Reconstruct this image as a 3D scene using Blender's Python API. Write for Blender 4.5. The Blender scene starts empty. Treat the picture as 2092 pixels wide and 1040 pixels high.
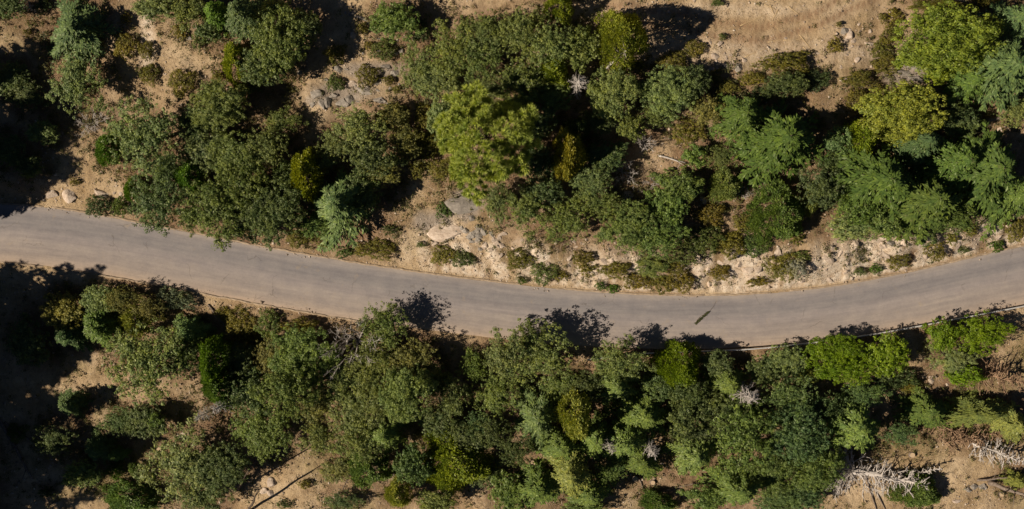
import bpy, math, random
import numpy as np
from mathutils import Vector, Matrix

# ---------------------------------------------------------------- camera, sky, sun, exposure
scene = bpy.context.scene
CAM_H = 140.0                      # metres above the road
FRAME_W = 126.0                    # metres of ground across the frame at road level
SHADOW_AZ = math.radians(17)       # shadows fall towards this bearing (from +x, counter-clockwise)
SUN_EL = math.radians(39)
cam_d = bpy.data.cameras.new('camera'); cam = bpy.data.objects.new('camera', cam_d)
scene.collection.objects.link(cam); scene.camera = cam
cam.location = (0, 0, CAM_H); cam.rotation_euler = (0, 0, 0)
cam_d.sensor_width = 36; cam_d.lens = 36 * CAM_H / FRAME_W
cam_d.clip_start = 0.5; cam_d.clip_end = 3000

world = bpy.data.worlds.new('World'); scene.world = world; world.use_nodes = True
wt = world.node_tree; bg = wt.nodes['Background']
sky = wt.nodes.new('ShaderNodeTexSky'); sky.sky_type = 'NISHITA'; sky.sun_disc = False
sky.sun_elevation = SUN_EL; sky.altitude = 2600; sky.air_density = .35; sky.dust_density = .15   # thin clear mountain air
sky.sun_rotation = math.atan2(-math.cos(SHADOW_AZ), -math.sin(SHADOW_AZ))
wt.links.new(sky.outputs[0], bg.inputs[0]); bg.inputs[1].default_value = 0.05
sun_d = bpy.data.lights.new('sun', 'SUN'); sun = bpy.data.objects.new('sun', sun_d)
scene.collection.objects.link(sun)
sun_d.energy = 5.0; sun_d.angle = math.radians(0.5); sun_d.color = (1.0, 0.87, 0.71)
_d = Vector((math.cos(SUN_EL) * math.cos(SHADOW_AZ), math.cos(SUN_EL) * math.sin(SHADOW_AZ), -math.sin(SUN_EL)))
sun.rotation_euler = _d.to_track_quat('-Z', 'Y').to_euler()
scene.view_settings.view_transform = 'Standard'; scene.view_settings.look = 'None'
scene.view_settings.exposure = 0.08; scene.view_settings.gamma = 1.0
scene.render.engine = 'CYCLES'
scene.cycles.max_bounces = 5; scene.cycles.diffuse_bounces = 2; scene.cycles.transmission_bounces = 2

# ---------------------------------------------------------------- helpers
S = FRAME_W / 2092.0
def flat_xy(px, py): return (px - 1046) * S, (520 - py) * S      # the point at road level
def hash2(ix, iy, seed):
    n = (ix.astype(np.int64) * 374761393 + iy.astype(np.int64) * 668265263 + seed * 982451653) & 0x7fffffff
    n = ((n ^ (n >> 13)) * 1274126177) & 0x7fffffff
    return ((n ^ (n >> 16)) & 0xffff) / 65535.0
def vnoise(x, y, seed=0):
    x = np.asarray(x, float); y = np.asarray(y, float)
    ix = np.floor(x); iy = np.floor(y); fx = x - ix; fy = y - iy
    fx = fx * fx * (3 - 2 * fx); fy = fy * fy * (3 - 2 * fy)
    a = hash2(ix, iy, seed); b = hash2(ix + 1, iy, seed); c = hash2(ix, iy + 1, seed); d = hash2(ix + 1, iy + 1, seed)
    return (a * (1 - fx) + b * fx) * (1 - fy) + (c * (1 - fx) + d * fx) * fy
def fbm(x, y, seed=0, octv=4):
    s = 0; a = .5
    for k in range(octv):
        s = s + a * (vnoise(x * 2 ** k, y * 2 ** k, seed + k) - .5); a *= .5
    return s
def sstep(a, b, x):
    t = np.clip((x - a) / (b - a), 0, 1); return t * t * (3 - 2 * t)

NE = [(0,418),(90,424),(180,435),(270,452),(350,470),(430,485),(500,498),(560,508),(700,533),(850,555),(1000,577),(1150,592),(1300,601),(1450,604),(1550,601),(1650,592),(1750,578),(1850,558),(1950,535),(2092,503)]
SE = [(0,534),(120,548),(250,569),(350,585),(450,603),(560,626),(650,643),(740,656),(850,671),(1000,689),(1150,703),(1300,711),(1400,713),(1560,708),(1650,699),(1750,686),(1850,669),(1950,650),(2092,622)]
def fit(pts):
    p = np.array([flat_xy(*q) for q in pts]); return np.polyfit(p[:, 0] / 60, p[:, 1], 6)
NF, SF = fit(NE), fit(SE)
def ev(F, x):
    x = np.asarray(x, float); xc = np.clip(x, -63, 63)
    y = np.polyval(F, xc / 60); dy = np.polyval(np.polyder(F), xc / 60) / 60
    return y + dy * (x - xc)
yN = lambda x: ev(NF, x)
yS = lambda x: ev(SF, x)

def bumps(x, y):
    return fbm(x / 9, y / 9, 3, 3) * 1.6 + fbm(x / 2.2, y / 2.2, 11, 4) * .42
def terrain(x, y):
    x = np.asarray(x, float); y = np.asarray(y, float)
    dn = y - yN(x); ds = yS(x) - y
    east = sstep(-14, 2, x)
    up = sstep(.25, 3.2 + 1.2 * vnoise(x / 5, x * 0, 5), dn) * (.7 + 1.3 * east + .5 * (vnoise(x / 4, x * 0, 8) - .5)) + np.maximum(dn - .5, 0) * .13
    rill = (vnoise(x / .75 + .3 * y, y / 4, 21) - .5) * .45 * east * sstep(.2, 1.2, dn) * (1 - sstep(4, 7, dn))
    down = -sstep(.9, 6, ds) * 1.3 - np.maximum(ds - 1.2, 0) * .13
    far = np.maximum(np.hypot(x, y) - 95, 0)
    z = np.where(dn > 0, up + rill, np.where(ds > 0, down, 0.0)) + far * .0
    off = np.maximum(dn, ds)
    z = z + bumps(x, y) * sstep(.3, 3.0, off)
    small = fbm(x / .55, y / .55, 31, 3) * .09 * sstep(.15, .8, off)
    return z + small - .02 * (off > 0) - .06 * (off <= 0)
def tz(x, y): return float(terrain(np.array([x]), np.array([y]))[0])
def at(px, py, lift=0.0):
    """where the line of sight of a photo point meets a height of `lift` over the ground; gives x, y and ground z"""
    x, y = flat_xy(px, py); fx, fy = x, y; g = 0
    for _ in range(5):
        g = tz(x, y); k = (CAM_H - g - lift) / CAM_H; x, y = fx * k, fy * k
    return x, y, tz(x, y)

def mesh_from(name, verts, faces=None, quads=None, tris=None, smooth=False):
    me = bpy.data.meshes.new(name)
    verts = np.asarray(verts, np.float32).reshape(-1, 3)
    if faces is not None:
        me.from_pydata(verts.tolist(), [], faces)
    else:
        idx = np.asarray(quads if quads is not None else tris, np.int32)
        k = idx.shape[1]; n = len(idx)
        me.vertices.add(len(verts)); me.vertices.foreach_set('co', verts.ravel())
        me.loops.add(n * k); me.loops.foreach_set('vertex_index', idx.ravel())
        me.polygons.add(n); me.polygons.foreach_set('loop_start', np.arange(0, n * k, k, dtype=np.int32))
        me.update(calc_edges=True)
    if smooth: me.polygons.foreach_set('use_smooth', np.ones(len(me.polygons), bool))
    me.update()
    return me
def leaf_mesh(name, Q, mat):
    """Q: (n,k,3) separate leaf faces"""
    n, k = Q.shape[:2]
    me = mesh_from(name, Q.reshape(-1, 3), quads=np.arange(n * k).reshape(n, k)); me.materials.append(mat); return me
def unit(v): return v / np.maximum(np.linalg.norm(v, axis=-1, keepdims=True), 1e-9)
def leaves(C, U, V, l, w):
    l = np.asarray(l)[..., None]; w = np.asarray(w)[..., None]
    return np.stack([C - U * l * .5, C + V * w * .5 - U * l * .05, C + U * l * .5, C - V * w * .5 - U * l * .05], 1)
class Tubes:
    """collects tapered limbs into one mesh"""
    def __init__(s): s.v = []; s.f = []
    def limb(s, pts, radii, k=5, cap=True):
        pts = [Vector(p) for p in pts]; b0 = len(s.v); n = len(pts)
        for i, p in enumerate(pts):
            t = (pts[min(i + 1, n - 1)] - pts[max(i - 1, 0)])
            if t.length < 1e-6: t = Vector((0, 0, 1))
            t.normalize(); a = t.cross(Vector((.3, .9, .1)) if abs(t.z) > .8 else Vector((0, 0, 1))).normalized(); b = t.cross(a)
            for j in range(k):
                an = 2 * math.pi * j / k
                s.v.append(tuple(p + (a * math.cos(an) + b * math.sin(an)) * radii[i]))
        for i in range(n - 1):
            for j in range(k):
                q = b0 + i * k; s.f.append((q + j, q + (j + 1) % k, q + k + (j + 1) % k, q + k + j))
        if cap:
            s.f.append(tuple(b0 + j for j in range(k))[::-1]); s.f.append(tuple(b0 + (n - 1) * k + j for j in range(k)))
    def mesh(s, name, mat, smooth=True):
        me = mesh_from(name, s.v, faces=s.f, smooth=smooth); me.materials.append(mat); return me
def link(name, me, parent=None):
    o = bpy.data.objects.new(name, me); scene.collection.objects.link(o)
    if parent is not None: o.parent = parent
    return o
def tag(o, label=None, cat=None, group=None, kind=None):
    if label: o['label'] = label
    if cat: o['category'] = cat
    if group: o['group'] = group
    if kind: o['kind'] = kind
    return o

# ---------------------------------------------------------------- materials
def new_mat(name):
    m = bpy.data.materials.new(name); m.use_nodes = True; nt = m.node_tree
    b = nt.nodes['Principled BSDF']; b.inputs['Specular IOR Level'].default_value = .2; b.inputs['Roughness'].default_value = .9
    return m, nt, b
def N(nt, t, **kw):
    n = nt.nodes.new(t)
    for k, v in kw.items():
        if k.startswith('i_'): n.inputs[int(k[2:]) if k[2:].isdigit() else k[2:]].default_value = v
        else: setattr(n, k, v)
    return n
def noise(nt, vec, scale, detail=4, rough=.55, out=0):
    n = N(nt, 'ShaderNodeTexNoise'); n.inputs['Scale'].default_value = scale; n.inputs['Detail'].default_value = detail; n.inputs['Roughness'].default_value = rough
    if vec is not None: nt.links.new(vec, n.inputs['Vector'])
    return n.outputs[out]
def ramp(nt, fac, stops, interp='LINEAR'):
    r = N(nt, 'ShaderNodeValToRGB'); r.color_ramp.interpolation = interp; el = r.color_ramp.elements
    while len(el) < len(stops): el.new(.5)
    for e, (p, c) in zip(el, stops):
        e.position = p; e.color = (*c, 1) if not isinstance(c, (int, float)) else (c, c, c, 1)
    nt.links.new(fac, r.inputs[0]); return r.outputs[0]
def mix(nt, fac, a, b, mode='MIX'):
    m = N(nt, 'ShaderNodeMix', data_type='RGBA', blend_type=mode)
    for s, v in ((m.inputs[0], fac), (m.inputs[6], a), (m.inputs[7], b)):
        if isinstance(v, (int, float)): s.default_value = v
        elif isinstance(v, tuple): s.default_value = (*v, 1)
        else: nt.links.new(v, s)
    return m.outputs[2]
def math_n(nt, op, a, b=None):
    m = N(nt, 'ShaderNodeMath', operation=op)
    for i, v in enumerate((a, b)):
        if v is None: continue
        if isinstance(v, (int, float)): m.inputs[i].default_value = v
        else: nt.links.new(v, m.inputs[i])
    return m.outputs[0]
def bump(nt, h, strength, dist, b):
    n = N(nt, 'ShaderNodeBump'); n.inputs['Strength'].default_value = strength; n.inputs['Distance'].default_value = dist
    nt.links.new(h, n.inputs['Height']); nt.links.new(n.outputs[0], b.inputs['Normal'])

def foliage_mat(name, transl=.3, tip=(1.25, 1.2, .8)):
    m = bpy.data.materials.new(name); m.use_nodes = True; nt = m.node_tree
    for n in list(nt.nodes):
        if n.type == 'BSDF_PRINCIPLED': nt.nodes.remove(n)
    out = [n for n in nt.nodes if n.type == 'OUTPUT_MATERIAL'][0]
    oi = N(nt, 'ShaderNodeObjectInfo'); ge = N(nt, 'ShaderNodeNewGeometry'); tc = N(nt, 'ShaderNodeTexCoord')
    isl = ramp(nt, ge.outputs['Random Per Island'], [(0, (.66, .7, .74)), (.5, (.97, .97, .95)), (.9, (1.25, 1.22, 1.05)), (1, (1.6, 1.45, 1.1))])
    col = mix(nt, 1.0, oi.outputs['Color'], isl, 'MULTIPLY')
    pn = ramp(nt, noise(nt, ge.outputs['Position'], .75, 4, .65), [(.3, (.62, .74, .8)), (.5, (1, 1, 1)), (.7, tip)])
    col = mix(nt, 1.0, col, pn, 'MULTIPLY')
    col = mix(nt, ramp(nt, noise(nt, ge.outputs['Position'], 1.7, 4, .7), [(.58, 0.0), (.72, .45)]), col, (.2, .16, .09))
    d = N(nt, 'ShaderNodeBsdfDiffuse'); t = N(nt, 'ShaderNodeBsdfTranslucent'); g = N(nt, 'ShaderNodeBsdfGlossy')
    g.inputs['Roughness'].default_value = .45; g.inputs['Color'].default_value = (.8, .8, .6, 1)
    nt.links.new(col, d.inputs[0]); tcol = mix(nt, 1.0, col, (1.2, 1.25, .5), 'MULTIPLY'); nt.links.new(tcol, t.inputs[0])
    a = N(nt, 'ShaderNodeMixShader'); a.inputs[0].default_value = transl
    nt.links.new(d.outputs[0], a.inputs[1]); nt.links.new(t.outputs[0], a.inputs[2])
    b = N(nt, 'ShaderNodeMixShader'); b.inputs[0].default_value = .025
    nt.links.new(a.outputs[0], b.inputs[1]); nt.links.new(g.outputs[0], b.inputs[2])
    nt.links.new(b.outputs[0], out.inputs[0]); return m
M_LEAF = foliage_mat('leaf')
M_NEEDLE = foliage_mat('needle', .22, (1.15, 1.15, .9))
def bark_mat(name, c1, c2, scale=9):
    m, nt, b = new_mat(name); tc = N(nt, 'ShaderNodeTexCoord'); n = noise(nt, tc.outputs['Object'], scale, 5)
    nt.links.new(ramp(nt, n, [(.3, c1), (.7, c2)]), b.inputs['Base Color']); bump(nt, n, .6, .05, b); return m
M_BARK = bark_mat('bark', (.05, .035, .025), (.13, .1, .075))
M_DEAD = bark_mat('dead_wood', (.4, .355, .315), (.72, .665, .61))
M_DEADB = bark_mat('brown_dead_wood', (.2, .125, .075), (.4, .27, .17))
M_LOG = bark_mat('log_bark', (.12, .09, .07), (.3, .24, .19), 5)
M_STRAW = bark_mat('dry_stick', (.42, .3, .16), (.62, .47, .27), 5)
M_CUT = bark_mat('cut_wood', (.5, .36, .22), (.65, .5, .33), 12)
def rock_mat(name, c1, c2, c3):
    m, nt, b = new_mat(name); tc = N(nt, 'ShaderNodeTexCoord'); oi = N(nt, 'ShaderNodeObjectInfo')
    n = noise(nt, tc.outputs['Object'], 2.2, 8, .65)
    c = ramp(nt, n, [(.3, c1), (.52, c2), (.72, c3)])
    v = N(nt, 'ShaderNodeMapRange'); nt.links.new(oi.outputs['Random'], v.inputs[0]); v.inputs[3].default_value = .75; v.inputs[4].default_value = 1.15
    c = mix(nt, 1.0, c, v.outputs[0], 'MULTIPLY')
    nt.links.new(c, b.inputs['Base Color']); bump(nt, noise(nt, tc.outputs['Object'], 7, 6), .7, .12, b); return m
M_ROCKG = rock_mat('grey_rock', (.2, .175, .15), (.36, .32, .27), (.5, .44, .37))
M_ROCKP = rock_mat('pale_rock', (.4, .3, .22), (.58, .47, .37), (.74, .63, .52))

# ground
m, nt, b = new_mat('soil'); M_SOIL = m
geo = N(nt, 'ShaderNodeNewGeometry'); P = geo.outputs['Position']
def attr(n): a = N(nt, 'ShaderNodeAttribute', attribute_name=n); return a.outputs['Fac']
n1 = noise(nt, P, .22, 6, .6); n2 = noise(nt, P, 1.4, 8, .65); n3 = noise(nt, P, 7, 6, .7); n4 = noise(nt, P, 26, 4, .7)
base = ramp(nt, n1, [(.32, (.38, .265, .145)), (.5, (.5, .37, .22)), (.68, (.62, .48, .315))])
base = mix(nt, .75, base, ramp(nt, n2, [(.28, (.58, .52, .46)), (.5, (1, 1, 1)), (.75, (1.2, 1.18, 1.12))]), 'MULTIPLY')
base = mix(nt, .65, base, ramp(nt, n3, [(.25, (.5, .45, .4)), (.5, (1, 1, 1)), (.78, (1.3, 1.27, 1.2))]), 'MULTIPLY')
litter = ramp(nt, n3, [(.3, (.09, .05, .028)), (.5, (.19, .11, .062)), (.7, (.3, .195, .12))])
col = mix(nt, attr('litter'), base, litter)
grassc = ramp(nt, n2, [(.3, (.07, .075, .025)), (.5, (.15, .135, .05)), (.7, (.3, .23, .1))])
col = mix(nt, attr('herb'), col, grassc)
pale = ramp(nt, n2, [(.28, (.42, .29, .18)), (.45, (.66, .53, .39)), (.68, (.84, .74, .61))])
col = mix(nt, attr('pale'), col, pale)
col = mix(nt, attr('grey'), col, ramp(nt, n2, [(.3, (.15, .125, .105)), (.5, (.3, .26, .225)), (.7, (.42, .37, .32))]))
col = mix(nt, attr('rut'), col, (.3, .185, .105))
vo = N(nt, 'ShaderNodeTexVoronoi'); vo.inputs['Scale'].default_value = 9; nt.links.new(P, vo.inputs['Vector'])
st = ramp(nt, vo.outputs['Distance'], [(.0, 1.0), (.14, 1.0), (.2, 0.0)])
stm = math_n(nt, 'MULTIPLY', st, ramp(nt, n2, [(.55, 0.0), (.7, .6)]))
col = mix(nt, stm, col, (.6, .52, .43))
nt.links.new(col, b.inputs['Base Color'])
hh = math_n(nt, 'ADD', math_n(nt, 'MULTIPLY', n3, .5), math_n(nt, 'MULTIPLY', n2, 1.2)); hh = math_n(nt, 'ADD', hh, math_n(nt, 'MULTIPLY', n4, .22))
bump(nt, hh, .9, .22, b)

# road
m, nt, b = new_mat('asphalt'); M_ROAD = m
uv = N(nt, 'ShaderNodeUVMap'); uv.uv_map = 'UVMap'; sep = N(nt, 'ShaderNodeSeparateXYZ'); nt.links.new(uv.outputs[0], sep.inputs[0])
geo = N(nt, 'ShaderNodeNewGeometry'); P = geo.outputs['Position']
mp = N(nt, 'ShaderNodeMapping'); mp.inputs['Scale'].default_value = (.045, 6.0, 1); nt.links.new(uv.outputs[0], mp.inputs[0])
streak = noise(nt, mp.outputs[0], 1.5, 5, .6)
mp2 = N(nt, 'ShaderNodeMapping'); mp2.inputs['Scale'].default_value = (.25, 14.0, 1); nt.links.new(uv.outputs[0], mp2.inputs[0])
streak2 = noise(nt, mp2.outputs[0], 1.3, 4, .6)
big = noise(nt, P, .16, 4); fine = noise(nt, P, 18, 5, .8)
v = sep.outputs[1]
vw = math_n(nt, 'ADD', v, math_n(nt, 'MULTIPLY', math_n(nt, 'SUBTRACT', big, .5), .12))
c = ramp(nt, vw, [(0, (0.468, 0.346, 0.235)), (.07, (0.410, 0.319, 0.235)), (.2, (0.345, 0.282, 0.226)), (.36, (0.351, 0.293, 0.240)), (.5, (0.328, 0.279, 0.240)), (.68, (0.267, 0.237, 0.211)), (.8, (0.260, 0.231, 0.207)), (.9, (0.305, 0.266, 0.232)), (1, (0.377, 0.313, 0.248))])
c = mix(nt, .7, c, ramp(nt, streak, [(.3, (.8, .8, .82)), (.5, (1, 1, 1)), (.7, (1.16, 1.14, 1.1))]), 'MULTIPLY')
c = mix(nt, .6, c, ramp(nt, streak2, [(.3, (.86, .86, .87)), (.7, (1.12, 1.11, 1.09))]), 'MULTIPLY')
c = mix(nt, .6, c, ramp(nt, fine, [(.3, (.8, .8, .8)), (.7, (1.18, 1.18, 1.18))]), 'MULTIPLY')
c = mix(nt, .8, c, ramp(nt, noise(nt, P, .7, 5), [(.3, (.88, .88, .9)), (.7, (1.1, 1.08, 1.05))]), 'MULTIPLY')
wv = N(nt, 'ShaderNodeTexNoise'); wv.inputs['Scale'].default_value = 1.2; wv.inputs['Detail'].default_value = 4; nt.links.new(P, wv.inputs['Vector'])
va = N(nt, 'ShaderNodeVectorMath', operation='MULTIPLY_ADD'); nt.links.new(wv.outputs[1], va.inputs[0]); va.inputs[1].default_value = (.9, .9, .9); nt.links.new(P, va.inputs[2])
cv = N(nt, 'ShaderNodeTexVoronoi', feature='DISTANCE_TO_EDGE'); cv.inputs['Scale'].default_value = .2; nt.links.new(va.outputs[0], cv.inputs['Vector'])
crk = ramp(nt, cv.outputs['Distance'], [(0, 1.0), (.004, .7), (.009, 0.0)])
crk = math_n(nt, 'MULTIPLY', crk, ramp(nt, noise(nt, P, .3, 2), [(.53, 0.0), (.64, .5)]))
c = mix(nt, 1.0, c, (.96, 1.01, 1.13), 'MULTIPLY')
c = mix(nt, .55, c, ramp(nt, noise(nt, P, 3.2, 6, .75), [(.3, (.84, .84, .85)), (.5, (1, 1, 1)), (.72, (1.14, 1.12, 1.1))]), 'MULTIPLY')
c = mix(nt, ramp(nt, noise(nt, P, .45, 7, .75), [(.6, 0.0), (.72, .55)]), c, (.38, .3, .21))
c = mix(nt, crk, c, (.1, .083, .066))
nt.links.new(c, b.inputs['Base Color']); b.inputs['Roughness'].default_value = .85; bump(nt, fine, .35, .02, b)
m, nt, b = new_mat('kerb_asphalt'); M_KERB = m
geo = N(nt, 'ShaderNodeNewGeometry')
nt.links.new(ramp(nt, noise(nt, geo.outputs['Position'], 2.5, 6, .7), [(.3, (.26, .19, .13)), (.5, (.38, .29, .2)), (.7, (.5, .4, .29))]), b.inputs['Base Color'])
m, nt, b = new_mat('galvanised_steel'); M_STEEL = m
geo = N(nt, 'ShaderNodeNewGeometry')
nt.links.new(ramp(nt, noise(nt, geo.outputs['Position'], 1.5, 5), [(.3, (.5, .49, .47)), (.7, (.74, .73, .7))]), b.inputs['Base Color'])
b.inputs['Metallic'].default_value = .1; b.inputs['Roughness'].default_value = .55

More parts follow.
